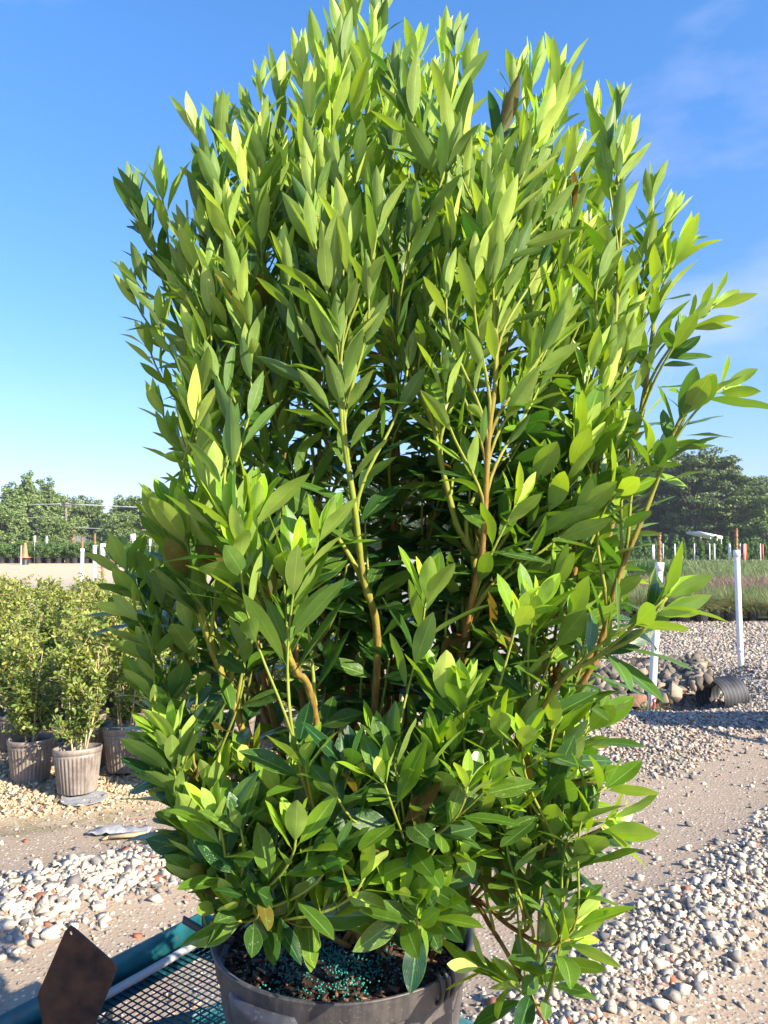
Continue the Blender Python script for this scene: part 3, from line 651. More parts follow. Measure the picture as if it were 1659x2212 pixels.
def fill(poly, n, lo, hi, kind, mind=24, up=1.0):
    xs = [p[0] for p in poly]; ys = [p[1] for p in poly]; got = []; tries = 0
    while len(got) < n and tries < n * 60:
        tries += 1; x, y = rs.uniform(min(xs), max(xs)), rs.uniform(min(ys), max(ys))
        if not inpoly(x, y, poly) or any((x - a) ** 2 + (y - b_) ** 2 < mind * mind for a, b_ in got): continue
        got.append((x, y)); addtip(x, y, crown_d(x, y, lo, hi), (x - 830) / 2200, kind, up)
sh = lambda P_, kx, dy=0, kc=830: [(kc + (x - kc) * kx, y + dy) for x, y in P_]
UP = [(max(x, 395 - .0 * y) if y > 500 else x, y) for x, y in sh(UP, .85, 45)]; LO = [(350, 1480), (420, 1560), (560, 1640), (760, 1610), (900, 1600), (1010, 1530), (1190, 1490), (1280, 1560), (1270, 1740), (1230, 1820), (1080, 1860), (930, 1880), (780, 1890), (640, 1900), (500, 1900), (420, 1850), (390, 1740), (345, 1620)]; RI = sh(RI, .86, 0, 900); LE = sh(LE, .92, 0)
fill(UP, 105, -1.0, -.45, 0, 48); fill(UP, 75, -.4, .35, 0, 50); fill(UP, 55, .35, 1.0, 0, 50)
fill(LO, 60, -1.0, -.55, 1, 50, .9); fill(LO, 36, -.5, .4, 1, 50, .9)
fill(LE, 12, -.9, -.3, 1, 50, .8); fill(LE, 12, -.2, .5, 1, 40, .8)
fill(RI, 20, -.9, -.3, 1, 50, .7); fill(RI, 22, -.2, .8, 1, 40, .8)
MID = [(430, 950), (560, 760), (760, 700), (1000, 720), (1250, 800), (1380, 1000), (1330, 1450), (1000, 1500), (700, 1550), (450, 1480), (480, 1200)]
MID = sh(MID, .9, 0)
fill(MID, 75, .1, 1.0, 2, 45, .6)
MF = [(520, 880), (760, 830), (1000, 850), (1250, 880), (1280, 1250), (1200, 1440), (1000, 1470), (700, 1480), (640, 1380), (740, 1150), (560, 1000)]
fill(MF, 72, -.5, .35, 2, 48, .5)
SP = np.concatenate([s_['pts'] for s_ in stems]); SI = np.concatenate([np.full(len(s_['pts']), i) for i, s_ in enumerate(stems)])
SJ = np.concatenate([np.arange(len(s_['pts'])) for s_ in stems])
for p, d, kind in tips:
    want = p - d * .12 + np.array([0, 0, -.10])
    cost = np.linalg.norm((SP - want) * [1, 1, .8], axis=1) + np.where(SP[:, 2] > p[2] - .02, .4, 0) + np.where(SP[:, 2] < SOILZ + .02, .25, 0)
    if p[2] > 1.5: cost = cost + np.array([0 if stems[i]['tall'] else .3 for i in SI])
    k = int(np.argmin(cost)); stems[SI[k]]['tips'].append((p, d, kind, SP[k], SJ[k]))

GOLD = 2.39996
def leafset(L_, pos, ax, phi, ang, ln, wd, age, fold, curl, brown=0, shape=0):
    """one leaf: grows from the stem at pos; ax stem direction, ang angle away from it"""
    ref = np.array([0, 0, 1.0]) if abs(ax[2]) < .8 else np.array([1.0, 0, 0])
    a = unit(np.cross(ax, ref)); b_ = np.cross(ax, a); o = math.cos(phi) * a + math.sin(phi) * b_
    d = math.cos(ang) * ax + math.sin(ang) * o; nrm = math.cos(ang) * -o + math.sin(ang) * ax
    nrm = unit(nrm + jit(.22))
    L_.append((pos, d, nrm, ln, wd, fold, curl, age, rs.uniform(), brown, shape))
for si, s_ in enumerate(stems):
    P = s_['pts']; al = arclen(P); tot = al[-1]; m = len(P); tb = MB(); Ls = []
    r0 = (.0095 if s_['tall'] else .006) * rs.uniform(.85, 1.15)
    rad = np.linspace(r0 * .72, .0024, m) * (1 + .13 * np.sin(np.arange(m) * 2.4 + si) * rs.uniform(.4, 1, m)); grn = np.stack([np.clip((P[:, 2] - SOILZ) / (tot * .95) * 1.0 - .22 + rs.uniform(-.12, .12), 0, 1), np.zeros(m), np.zeros(m)], 1)
    tb.tube(P, rad, 8, grn)
    # big dark leaves standing off the bare stem
    s = .18 + rs.uniform(0, .05); droop = stemdef[si][0][0][0] == 1012; phi = rs.uniform(0, 6.28); stop = tot - .02
    while s < stop:
        i = min(np.searchsorted(al, s), m - 1); ax = unit(P[min(i + 1, m - 1)] - P[i - 1]); f = s / tot
        if P[i][2] > SOILZ + .15 and rs.uniform() < (.8 if .35 < f < .75 else .45):
            leafset(Ls, P[i], ax, phi, R(rs.uniform(55, 95) - 25 * (f > .8)), rs.uniform(.075, .118), rs.uniform(.025, .035), rs.uniform(0, .22), rs.uniform(.05, .3), rs.uniform(-.1, .45), 1 if rs.uniform() < .012 else 0, 1)
        phi += GOLD; s += (rs.uniform(.05, .09) if droop else 0) + rs.uniform(.018, .034) * (1.0 if s_['tall'] else .9)
    for p, d, kind, st, sj in s_['tips']:
        dist = np.linalg.norm(p - st); tg = unit(P[min(sj + 1, m - 1)] - P[max(sj - 1, 0)])
        B = bez(st, st + tg * dist * .35, p - d * dist * .4, p, 12); ba = arclen(B); bt = ba[-1]
        r1 = min(rad[min(sj, m - 1)] * .75, .0045); g0 = grn[min(sj, m - 1), 0]
        gg = np.stack([np.linspace(max(g0, .35), 1, 12), np.zeros(12), np.zeros(12)], 1)
        tb.tube(B, np.linspace(r1, .0016, 12), 6, gg)
        scl = rs.uniform(.75, 1.15) * (1.25 if kind == 1 and p[2] > 1.38 and p[1] < 1.2 else 1); young = rs.uniform(.6, 1.0) if kind in (0, 3) else rs.uniform(.5, 1.0)
        if kind == 2: young = rs.uniform(0, .25)  # dark old leaves, their tone also standing in for shade inside the crown
        near_ = kind == 1 and p[2] > 1.38 and p[1] < 1.2
        if near_: young = rs.uniform(.7, 1)
        elif kind in (0, 1) and rs.uniform() < .36: young = rs.uniform(.08, .5)
        phi = rs.uniform(0, 6.28); reach = min(bt * .85, .21 if kind == 0 else .15); s = 0.0; j = 0
        nros = rs.integers(5, 8) if kind != 3 else rs.integers(4, 6)
        while s < reach and j < 26:
            i = min(max(np.searchsorted(ba, bt - s), 1), 11); tt = (bt - s - ba[i - 1]) / max(ba[i] - ba[i - 1], 1e-6); pos = B[i - 1] * (1 - tt) + B[i] * tt
            ax = unit(B[i] - B[i - 1]) if j > 2 else d
            g = j / nros
            if kind == 0: ang = R(min(7 + 13 * min(g, 1.3) + 10 * max(0, g - 1), 48) + rs.uniform(-6, 9))
            elif kind == 2: ang = R(45 + 25 * min(g, 1.2) + rs.uniform(-12, 15))
            elif kind == 3: ang = R(18 + 26 * min(g, 1.6) + rs.uniform(-12, 12))
            else: ang = R((14 + 28 * min(g, 1.5)) * (.7 if near_ else 1) + rs.uniform(-9, 10))
            small = .62 + .38 * min(1, g * 1.5) if kind != 0 else .78 + .22 * min(1, g * 1.6)
            ln = rs.uniform(.070, .104) * scl * small * (1.0 if kind == 0 else .96); asp = rs.uniform(.21, .275) if kind == 0 else rs.uniform(.29, .38) * (.86 if near_ else 1)
            age = np.clip(young * (1.05 - (.34 if kind == 0 else .55) * min(g, 1.5)) + rs.uniform(-.12, .12), 0, 1)  # upper shoots keep more young tone, partly in place of sunlight
            br = 0
            if kind == 1 and g > 1.0 and rs.uniform() < .035: br = rs.uniform(.6, 1)
            elif rs.uniform() < .004: br = .8
            leafset(Ls, pos, ax, phi, ang, ln, ln * asp, age, rs.uniform(.1, .42) if kind == 0 else rs.uniform(.03, .28), rs.uniform(-.14, .34) + (rs.uniform(.3, .8) if rs.uniform() < .08 else 0), br, 0 if kind == 0 else 1)
            phi += GOLD + rs.uniform(-.25, .25); j += 1
            s += rs.uniform(.002, .006) if j < nros else rs.uniform(.013, .026)
    bo = tb.build('branch', M['twig'], hero, smooth=True, col=True); bo.matrix_parent_inverse.identity()
    for v_ in (): pass
    bo.data.transform(__import__('mathutils').Matrix.Translation(-Vector(HP)))
    if Ls:
        lb = MB(); 
        for shp, kw in ((0, dict(tipk=.92, pw=.85)), (1, dict(tipk=1.02, pw=.72, end=.05, pet=.13))):
            sel = [l for l in Ls if l[10] == shp]
            if not sel: continue
            cols = list(zip(*sel)); data = np.stack([np.array(cols[7], float), np.array(cols[8], float), np.array(cols[9], float)], 1)
            add_leaves(lb, np.array(cols[0]) - HP, np.array(cols[1]), np.array(cols[2]), np.array(cols[3]), np.array(cols[4]), np.array(cols[5]), np.array(cols[6]), data, ns=10, nu=5, wav=.04, **kw)
        lb.build('leaves', M['leaf'], bo, smooth=True, uvs=True, col=True)

# ------------------------------------------------------------------ teal cart under it
DZ = .39
c0 = gnd(400, 1988, DZ + .055); c1 = gnd(0, 2193, DZ + .055); u1 = unit((c1 - c0) * [1, 1, 0]); e2 = gnd(1008, 2203, DZ + .055); corner = c0 + u1 * float((e2 - c0) @ u1); corner[2] = DZ
u2 = unit((e2 - corner) * [1, 1, 0]); u2 = unit(u2 - (u2 @ u1) * u1)
cart = empty('nursery_cart', (corner[0] + u1[0] * .6 + u2[0] * .45, corner[1] + u1[1] * .6 + u2[1] * .45, 0), 'teal painted steel cart with wire mesh deck carrying the big black pot', 'cart')
co = np.array([cart.location.x, cart.location.y, 0]); K = lambda a, b_, z: corner + u1 * a + u2 * b_ + np.array([0, 0, z - corner[2]]) - co
LA, LB = 1.35, .95
for (a, b_) in [((0, 0), (LA, 0)), ((LA, 0), (LA, LB)), ((LA, LB), (0, LB)), ((0, LB), (0, 0))]:
    mb = MB(); p, q_ = K(*a, DZ + .012), K(*b_, DZ + .012); mb.bar(p, q_, .006, .085); nrm = np.cross(q_ - p, [0, 0, 1]); nrm = unit(nrm); 
    cen = K(LA / 2, LB / 2, DZ); inn = nrm if (cen - p) @ nrm > 0 else -nrm
    o_ = inn * .027 + np.array([0, 0, -.040]); mb.bar(p + o_, q_ + o_, .05, .006)
    mb.build('rail', M['teal'], cart)
mb = MB(); 
for i in range(int(LA / .019)): mb.bar(K(.02 + i * .019, .01, DZ - .022), K(.02 + i * .019, LB - .01, DZ - .022), .0026, .0026)
for i in range(int(LB / .019)): mb.bar(K(.01, .02 + i * .019, DZ - .0245), K(LA - .01, .02 + i * .019, DZ - .0245), .0026, .0026)
mb.build('mesh_deck', M['mesh_wire'], cart)
for a, b_ in [((.02, .30), (.55, .02)), ((.02, .42), (.62, .90)), ((.62, .02), (.62, .93)), ((1.0, .02), (1.0, .93)), ((.3, .02), (1.0, .5))]:
    mb = MB(); p, q_ = K(*a, DZ - .085), K(*b_, DZ - .085); mb.bar(p, q_, .055, .006); mb.bar(p + [0, 0, .02], q_ + [0, 0, .02], .005, .045); mb.build('brace', M['teal'], cart)
mb = MB(); pts = [K(t, .040 + .01 * math.sin(t * 5), DZ + .006) for t in np.linspace(.05, LA - .1, 14)]; mb.tube(pts, .0105, 10); mb.build('tube', M['pipe_grey'], cart, smooth=True)
for a, b_ in ((.22, .1), (.22, LB - .1), (LA - .22, .1), (LA - .22, LB - .1)):
    mb = MB(); pc = K(a, b_, .11); mb.lathe([(.02, -.03), (.10, -.03), (.11, -.018), (.11, .018), (.10, .03), (.02, .03)], 28)
    V = mb.v[0] @ np.array([u1 * 0 + [1, 0, 0], [0, 0, 1], [0, -1, 0]]).T; mb.v[0] = V @ rotz(math.atan2(u1[1], u1[0])).T + pc
    wl = mb.build('wheel', M['tyre'], cart, smooth=True)
    mb = MB(); mb.bar(K(a, b_ - .05, .11), K(a, b_ + .05, .11), .04, .04); mb.build('axle', M['teal'], wl); mb = MB(); mb.bar(K(a, b_ + .04, .10), K(a, b_ + .04, DZ - .06), .05, .006); mb.build('fork', M['teal'], wl)
# rusty plate that stands up at the near side of the cart
Yp = 1.50; pl = [(150, 2001), (160, 2008), (241, 2088), (247, 2102), (238, 2130), (205, 2212), (196, 2300), (100, 2300), (96, 2215), (84, 2145), (140, 2012)]
W3 = np.array([at(x, y, Yp) for x, y in pl]) - co; W3 = (W3 - W3[0]) @ rotz(R(8)).T + W3[0]; th = np.array([.0, .006, 0]); n = len(W3); mb = MB()
bm = bmesh.new(); f1 = [bm.verts.new(v) for v in W3]; hc = np.array(at(152, 2017, Yp)) - co
hole = [bm.verts.new(hc + np.array([math.cos(t) * .0035, 0, math.sin(t) * .005])) for t in np.linspace(0, 2 * math.pi, 9)[:-1]]
e = [bm.edges.new((f1[i], f1[(i + 1) % n])) for i in range(n)] + [bm.edges.new((hole[i], hole[(i + 1) % 8])) for i in range(8)]
bmesh.ops.triangle_fill(bm, use_beauty=True, edges=e); r_ = bmesh.ops.extrude_face_region(bm, geom=bm.faces[:])
bmesh.ops.translate(bm, verts=[g for g in r_['geom'] if isinstance(g, bmesh.types.BMVert)], vec=th); bmesh.ops.recalc_face_normals(bm, faces=bm.faces[:])
me = bpy.data.meshes.new('plate'); bm.to_mesh(me); bm.free(); me.materials.append(M['rust']); o = bpy.data.objects.new('plate', me); COL.objects.link(o); o.parent = cart
tag(o, 'rusty brown pointed steel plate with a small hole')

# ------------------------------------------------------------------ nursery pots on the left
def ribbed_pot(mat, h=.26, r0=.108, r1=.138, n=240, ribs=34, soil=True, parent=None):
    mb = MB(); prof = [(r0 * .93, 0), (r0, .012), (r0 + (r1 - r0) * .75, h * .78), (r1 * .965, h * .80), (r1 * .975, h * .86), (r1 * .955, h * .865), (r1, h * .875), (r1 * 1.02, h * .99), (r1, h), (r1 * .96, h), (r1 * .93, h * .85)]
    mb.lathe(prof, n, rib=(lambda i, an: (.0030 * np.clip(np.sin(an * ribs) * 2, -1, 1) if i in (1, 2) else 0 * an)) if ribs else None)
    return mb.build('pot', mat, parent, smooth=True)
def small_shrub(seed, h=.86, n=1500):
    r = np.random.default_rng(seed)
    o = empty('potted_shrub', (0, 0, 0)); ribbed_pot(M['pot_brown'], parent=o)
    mb = MB(); mb.lathe([(.001, .215), (.07, .212), (.127, .205)], 24); mb.build('soil', M['soil'], o, smooth=True)
    tb = MB(); BP = []; 
    for k in range(7):
        a = r.uniform(0, 6.28); rr = r.uniform(.01, .05); p0 = np.array([rr * math.cos(a), rr * math.sin(a), .20]); H = h * r.uniform(.72, 1.0)
        top = np.array([math.cos(a) * r.uniform(.03, .17), math.sin(a) * r.uniform(.03, .17), .2 + H * .85]); mid = (p0 + top) / 2 + r.normal(size=3) * .03
        P = catmull([p0, mid, top], 6); tb.tube(P, np.linspace(.0065, .002, len(P)), 5)
        for j in range(11):
            i = r.integers(2 if j > 1 else 1, len(P)); d = unit(np.array([r.normal() * 1.1, r.normal() * 1.1, r.uniform(.5, 1.4)])); L_ = r.uniform(.07, .2)
            q_ = P[i] + d * L_ + [0, 0, .02]; tb.tube([P[i], (P[i] + q_) / 2 + r.normal(size=3) * .01, q_], [.0026, .002, .0012], 4); BP.append((P[i], q_))
    tb.build('stems', M['light_twig'], o, smooth=True, col=True)
    w_ = r.integers(0, len(BP), n); t = r.uniform(.1, 1.08, n); A_ = np.array([BP[i][0] for i in w_]); E_ = np.array([BP[i][1] for i in w_])
    B = A_ + (E_ - A_) * t[:, None] + r.normal(size=(n, 3)) * .012
    D = unit(r.normal(size=(n, 3)) * [1, 1, .7] + [0, 0, .35]); N = unit(r.normal(size=(n, 3)) * .7 + [0, 0, 1])
    hz = np.clip((B[:, 2] - .35) / .7, 0, 1); age = np.clip(.25 + .55 * hz * r.uniform(.4, 1.3, n) + r.uniform(-.2, .2, n), 0, 1)
    br = np.where(r.uniform(size=n) < .06 + .34 * np.clip((hz - .55) * 2, 0, 1), r.uniform(.3, .9, n), 0)
    lb = MB(); ln = r.uniform(.022, .042, n); add_leaves(lb, B, D, N, ln, ln * .52, r.uniform(.1, .5, n), r.uniform(-.2, .5, n), np.stack([age, r.uniform(size=n), br], 1), ns=5, nu=3, pet=.08)
    lb.build('foliage', M['leaf_small'], o, smooth=True, uvs=True, col=True)
    return o
protos = [small_shrub(10 + k, .76 + .04 * k, 2700) for k in range(4)]
used = [False] * 4
front = [(50, 1700, 0), (152, 1735, 1), (262, 1688, 2), (385, 1728, 3)]
spots = []
for i, (px, py, k) in enumerate(front):
    g = gnd(px, py - 6); spots.append((g[0], g[1] + .10, k, ['yellow green shrub in the leftmost ribbed pot of the front row, cut by the frame', 'yellow green shrub in the faded ribbed pot standing nearest, on the open tan gravel',
                  'yellow green shrub in a leaf shadowed ribbed pot just right of the nearest pot', 'shrub in a faded pot half hidden behind the low left leaves of the big anise'][i]))
rr2 = random.Random(5)
for row in range(10):
    for cx in range(-9, 3):
        x = -1.45 + cx * .46 + (row % 2) * .22 + rr2.uniform(-.04, .04); y = 5.10 + row * .45 + rr2.uniform(-.04, .04) + max(0, (x + 1.7)) * .2
        if abs(x + .0) > .5 * y + .35 or x > -.2: continue
        if any((x - a) ** 2 + (y - b_) ** 2 < .34 ** 2 for a, b_, *_ in spots): continue
        spots.append((x, y, rr2.randrange(4), None))
NS = 0
for x, y, k, lab in spots:
    o = protos[k] if not used[k] else copy_tree(protos[k]); used[k] = True
    o.location = (x, y, float(gh(x, y)) + .002); o.rotation_euler = (0, 0, rr2.uniform(0, 6.28)); s = rr2.uniform(.93, 1.07); o.scale = (s, s, s)
    tag(o, lab or 'yellow green shrub in the block of ribbed pots behind the front row', 'potted shrub', 'small potted shrubs in the block at left')
    if lab and 'nearest' in lab: o.rotation_euler = (R(-5), R(3), 1.0); o.location.z += .02
# saucer under the nearest pot
g = gnd(140, 1748); mb = MB(); mb.lathe([(.001, .006), (.10, .006), (.125, .013), (.128, .012), (.10, .001), (.001, .001)], 30)
tag(mb.build('saucer', M['scrap'], smooth=True, loc=(g[0] + .055, g[1] + .135, float(gh(g[0], g[1])) + .004)), 'flat grey plastic disc on the gravel under the nearest small pot', 'saucer')
# torn sheet and wood sliver on the gravel
g = gnd(255, 1808); mb = MB(); nx_, ny_ = 14, 6; V = []
rj = np.random.default_rng(9)
for i in range(nx_):
    for j in range(ny_):
        a, b_ = i / (nx_ - 1) - .5, j / (ny_ - 1) - .5; V.append([a * .30, b_ * .10 * (1 - .6 * abs(a)) + .03 * a, .03 * math.exp(-((a + .15) / .2) ** 2) * (1 - 2 * abs(b_)) + .022 + .008 * math.sin(a * 25 + j)])
Iq = np.arange(nx_ * ny_).reshape(nx_, ny_); mb.add(V, q=np.stack([Iq[:-1, :-1], Iq[1:, :-1], Iq[1:, 1:], Iq[:-1, 1:]], -1).reshape(-1, 4))
o = mb.build('plastic_scrap', M['scrap'], smooth=True, loc=(g[0], g[1] + .04, float(gh(g[0], g[1])))); md = o.modifiers.new('t', 'SOLIDIFY'); md.thickness = .003
tag(o, 'crumpled grey plastic scrap lying on the dirt at left', 'plastic scrap')
mb = MB(); mb.bar((-.07, -.0, .018), (.10, .03, .022), .04, .012); mb.bar((-.07, -.0, .018), (-.10, -.02, .012), .025, .008)
tag(mb.build('wood_sliver', M['chip'], loc=(g[0] + .04, g[1] - .035, float(gh(g[0], g[1])))), 'pale wood sliver beside the crumpled grey plastic scrap', 'wood scrap')

# ------------------------------------------------------------------ white riser posts
def riser(base_xy, h=1.39, rad=.033, rise=.26, lean=(0, 0), label='', detail=True, name='sprinkler_riser', cat='sprinkler post', group='white sprinkler posts'):
    x, y = base_xy; z = float(gh(x, y)) - .03
    o = empty(name, (x, y, z), label, cat, group); top = np.array([lean[0], lean[1], h])
    mb = MB(); f = lambda t: tuple(top * t)
    mb.tube([f(0), f(.15), f(.151), f(.985), f(.9851), f(1)], [rad * .95, rad * .95, rad, rad, rad * 1.18, rad * 1.18] if not detail else [rad, rad, rad, rad, rad, rad], 14)
    mb.build('pipe', M['pvc'], o, smooth=False)
    if detail:
        mb = MB(); t0 = top * (1 - .075 / h); mb.tube([t0, top + [0, 0, .002]], [rad * 1.15] * 2, 14); mb.build('coupling', M['pvc'], o); mb = MB(); mb.tube([top * .17, top * .205], [rad * 1.1] * 2, 14); mb.build('coupling', M['pvc'], o)
    if rise:
        mb = MB(); r = np.random.default_rng(int(abs(x * 100))); zz = np.linspace(0, rise * .85, 14); mb.tube([top + [0, 0, q_] for q_ in zz], [.013 + .010 * r.uniform() for _ in zz], 9)
        nz_ = mb.build('riser_pipe', M['post_rust'], o)
        mb = MB(); mb.tube([top + [0, 0, rise * .84], top + [0, 0, rise * .9], top + [0, 0, rise * .98], top + [0, 0, rise]], [.014, .02, .013, .021], 10); mb.build('nozzle', M['post_rust'], nz_)
    return o
g = gnd(1405, 1522); riser(g[:2], 1.40, .034, .27, (.10, 0), 'leaning white sprinkler post with rusty top, rising from the field rocks')
g = gnd(1601, 1450); riser(g[:2], 1.38, .033, .25, (-.03, 0), 'upright white sprinkler post behind the black corrugated pipe')
for px, ptop, pbase, hh, lab in [(176, 1181, 1300, 1.36, 'white sprinkler post with orange rusted top above the yellow green shrubs'), (203, 1167, 1300, 1.42, 'tall white sprinkler post standing right of the orange topped one'),
                                 (194.5, 1172, 1217, 1.38, 'distant white post seen just left of the tall white post'), (25, 1170, 1211, 1.38, 'distant white post near the left picture edge by the far pots'), (45, 1185, 1238, 1.25, 'short white post just left of the orange cone')]:
    Yd = hh * F / (pbase - ptop) if pbase < 1299 else None
    if Yd is None: Yd = (EYE - hh) * F / (ptop - 1168) if ptop > 1172 else 14.0
    Yd = min(max(Yd, 9.5), 60); p = at(px, pbase, Yd); riser((p[0], Yd), hh, .04 if Yd > 20 else .033, .22 if px != 45 else .06, (0, 0), lab, Yd < 20)
# brown steel post with white sleeve
p = at(220, 1300, 13.5); o = empty('steel_post', (p[0], 13.5, 0), 'thin rusty brown post with a white sleeve on top', 'post')
mb = MB(); mb.tube([(0, 0, -.05), (0, 0, 1.2)], [.022] * 2, 8); mb.build('shaft', M['brown_post'], o); mb = MB(); mb.tube([(0, 0, 1.18), (0, 0, 1.42)], [.045] * 2, 10); mb.build('sleeve', M['pvc'], o)
for px, py, Yd, lab in [(75, 1170, 50, 'small white tag stake left of the cone above the far hedge'), (100 + 86, 1172, 50, 'small white tag on a green stake in the far hedge'), (265, 1176, 46, 'small white stake right of the brown post'), (324, 1178, 46, 'small white stake beyond the left edge of the big anise leaves')]:
    if px == 186: px = 101
    p = at(px, py, Yd); o = empty('tag_stake', (p[0], Yd, 0), lab, 'stake', 'white tagged stakes'); mb = MB(); mb.tube([(0, 0, 0), (0, 0, p[2])], [.02] * 2, 6); mb.build('stick', M['hedge'] if px == 101 else M['wire'], o)
    mb = MB(); mb.tube([(0, 0, p[2] - .05), (0, 0, p[2] + .38)], [.07] * 2, 8); mb.build('tag', M['white_paint'], o)
# sign
p = at(287, 1161, 42); o = empty('sign', (p[0], 42, 0), 'small square white sign on a thin post before the trees', 'sign'); mb = MB(); mb.tube([(0, 0, 0), (0, 0, p[2] - .1)], [.025] * 2, 6); mb.build('post', M['wire'], o); mb = MB(); mb.box((0, 0, p[2]), (.30, .02, .38)); mb.build('panel', M['white_paint'], o)

# ------------------------------------------------------------------ cone on a pot
p = gnd(55, 1217); Yc = 47.0; xc = (102 / 1.8445 - 829.5) / F * Yc; zc = .0
o = empty('nursery_pot', (xc, Yc, 0), 'upturned black pot carrying the orange cone', 'pot'); mb = MB(); mb.lathe([(.001, .42), (.17, .42), (.18, .38), (.20, .05), (.21, 0)], 24); mb.build('pot', M['black_plastic'], o, smooth=False)
o = empty('traffic_cone', (xc, Yc, zc + .422), 'faded orange traffic cone standing on a black pot', 'traffic cone', None, 0, 1.3); mb = MB(); mb.lathe([(.15, .03), (.13, .08), (.06, .62), (.045, .70), (.001, .71)], 24); mb.build('cone', M['cone'], o, smooth=True)
mb = MB(); mb.box((0, 0, .016), (.40, .40, .032)); mb.build('base', M['cone'], o)

# ------------------------------------------------------------------ far potted hedge, left
def blob_quads(mb, cen, rad, n, size, r, age=(.2, .9), up=.3):
    d = unit(r.normal(size=(n, 3))); rr = r.uniform(0, 1, n) ** .4; B = cen + d * rr[:, None] * rad
    N = unit(d + r.normal(size=(n, 3)) * .7 + [0, 0, up]); T = unit(np.cross(N, r.normal(size=(n, 3)))); U = np.cross(N, T); s = size * r.uniform(.5, 1.3, n)[:, None]
    V = np.stack([B - T * s, B - U * s * .6, B + T * s, B + U * s * .6], 1)
    c = np.stack([np.clip(r.uniform(age[0], age[1], n), 0, 1), r.uniform(size=n), np.zeros(n)], 1)
    mb.add(V.reshape(-1, 3), q=np.arange(n * 4).reshape(-1, 4), c=np.repeat(c, 4, 0))
def far_shrub(seed, h=1.35):
    r = np.random.default_rng(seed); o = empty('potted_shrub', (0, 0, 0)); mb = MB(); mb.lathe([(.15, 0), (.19, .33), (.2, .34), (.18, .33), (.17, .28), (.001, .28)], 14); mb.build('pot', M['pot_far'], o, smooth=False)
    mb = MB()
    for k in range(9): blob_quads(mb, np.array([r.normal() * .12, r.normal() * .12, .5 + (h - .6) * k / 8]), np.array([.24, .24, .16]), 110, .05, r, (.1 + k * .04, .5 + .06 * k))
    mb.build('foliage', M['hedge'], o, col=True); return o
fp = [far_shrub(40 + k, 1.2 + .08 * k) for k in range(3)]; fu = [0] * 3; rr3 = random.Random(8)
for row in range(3):
    for i in range(40):
        y = 50 + row * .8; x = -26 + i * .60 + rr3.uniform(-.08, .08)
        if x > -4: continue
        k = rr3.randrange(3); o = fp[k] if not fu[k] else copy_tree(fp[k]); fu[k] = 1; o.location = (x, y + rr3.uniform(-.1, .1), 0); o.rotation_euler = (0, 0, rr3.uniform(0, 6)); s = rr3.uniform(.9, 1.12); o.scale = (s, s, s)
        tag(o, 'dark bushy shrub in a black pot in the far row below the left trees', 'potted shrub', 'far potted shrubs in a row on the left')
# low dark pots by the brown post
for i, (px, py) in enumerate([(228, 1219), (236, 1221), (246, 1218), (252, 1222)]):
    p = gnd(px, py); Yq = 42; xq = (px - 829.5) / F * Yq; o = empty('potted_plant', (xq, Yq + i * .3, 0)); r = np.random.default_rng(60 + i); mb = MB(); mb.lathe([(.12, 0), (.16, .22), (.14, .22), (.001, .2)], 12); mb.build('pot', M['pot_far'], o); mb = MB(); blob_quads(mb, np.array([0, 0, .32]), np.array([.25, .25, .16]), 160, .05, r); mb.build('foliage', M['pink_grass'], o, col=True)
    tag(o, 'low purplish plant in a small pot at the foot of the far hedge', 'potted plant', 'low purplish plants')

# ------------------------------------------------------------------ trees
def tree(seed, h, w_, kind, mat, nq=6500):
    r = np.random.default_rng(seed); name = {'d': 'broadleaf_tree', 'c': 'conifer_tree', 'p': 'pine_tree'}[kind]
    o = empty(name, (0, 0, 0)); tb = MB(); P = catmull([(0, 0, 0), (r.normal() * .15, r.normal() * .15, h * .4), (r.normal() * .3, r.normal() * .3, h * .93)], 6)
    tb.tube(P, np.linspace(h * .022, h * .004, len(P)), 8); cb = MB()
    z0 = {'d': .08, 'c': .03, 'p': .24}[kind]; nb = {'d': 64, 'c': 80, 'p': 46}[kind]
    for k in range(nb):
        f = r.uniform(0, 1) if k > 3 else 1 - k * .06; z = h * (z0 + (1 - z0) * f * .97)
        if kind == 'd': env = math.sin(math.pi * min(1, (.12 + .80 * f))) ** .6
        elif kind == 'c': env = (1 - f) ** .75 * .95 + .06
        else: env = math.sin(math.pi * (.16 + .78 * f)) ** .8
        a = r.uniform(0, 6.28); q_ = w_ / 2 * env * r.uniform(.35, 1.0); c = np.array([q_ * math.cos(a), q_ * math.sin(a), z])
        i = min(int((z / h) * .9 * len(P)), len(P) - 1); st = P[max(0, i - 2)]
        tb.tube([st, (st + c) / 2 + [0, 0, .2], c], [h * .006, h * .004, h * .002], 5)
        br = w_ * r.uniform(.09, .17); rad = {'d': np.array([1, 1, .75]), 'c': np.array([.9, .9, .8]), 'p': np.array([1.25, 1.25, .42])}[kind] * br
        for s_ in range(3):
            cc = c + r.normal(size=3) * rad * .6; blob_quads(cb, cc, rad * r.uniform(.5, .9), int(nq / nb / 3 * .62), .24 if kind != 'p' else .22, r, (.0 + .25 * r.uniform(), .55 + .45 * r.uniform()), .4)
    tb.build('trunk', M['bark'], o, smooth=True, col=True); cb.build('crown', mat, o, col=True); return o
TP = {'d1': tree(1, 11, 10, 'd', M['tree_leaf'], 20000), 'd2': tree(2, 11, 9.5, 'd', M['tree_leaf'], 20000), 'c1': tree(3, 12, 7.5, 'c', M['tree_leaf'], 18000), 'p1': tree(4, 14, 10, 'p', M['pine_leaf'], 19000), 'p2': tree(5, 14, 9, 'p', M['pine_leaf'], 19000), 'd3': tree(6, 10, 10, 'd', M['pine_leaf'], 18000)}
TU = set(); rr4 = random.Random(3)
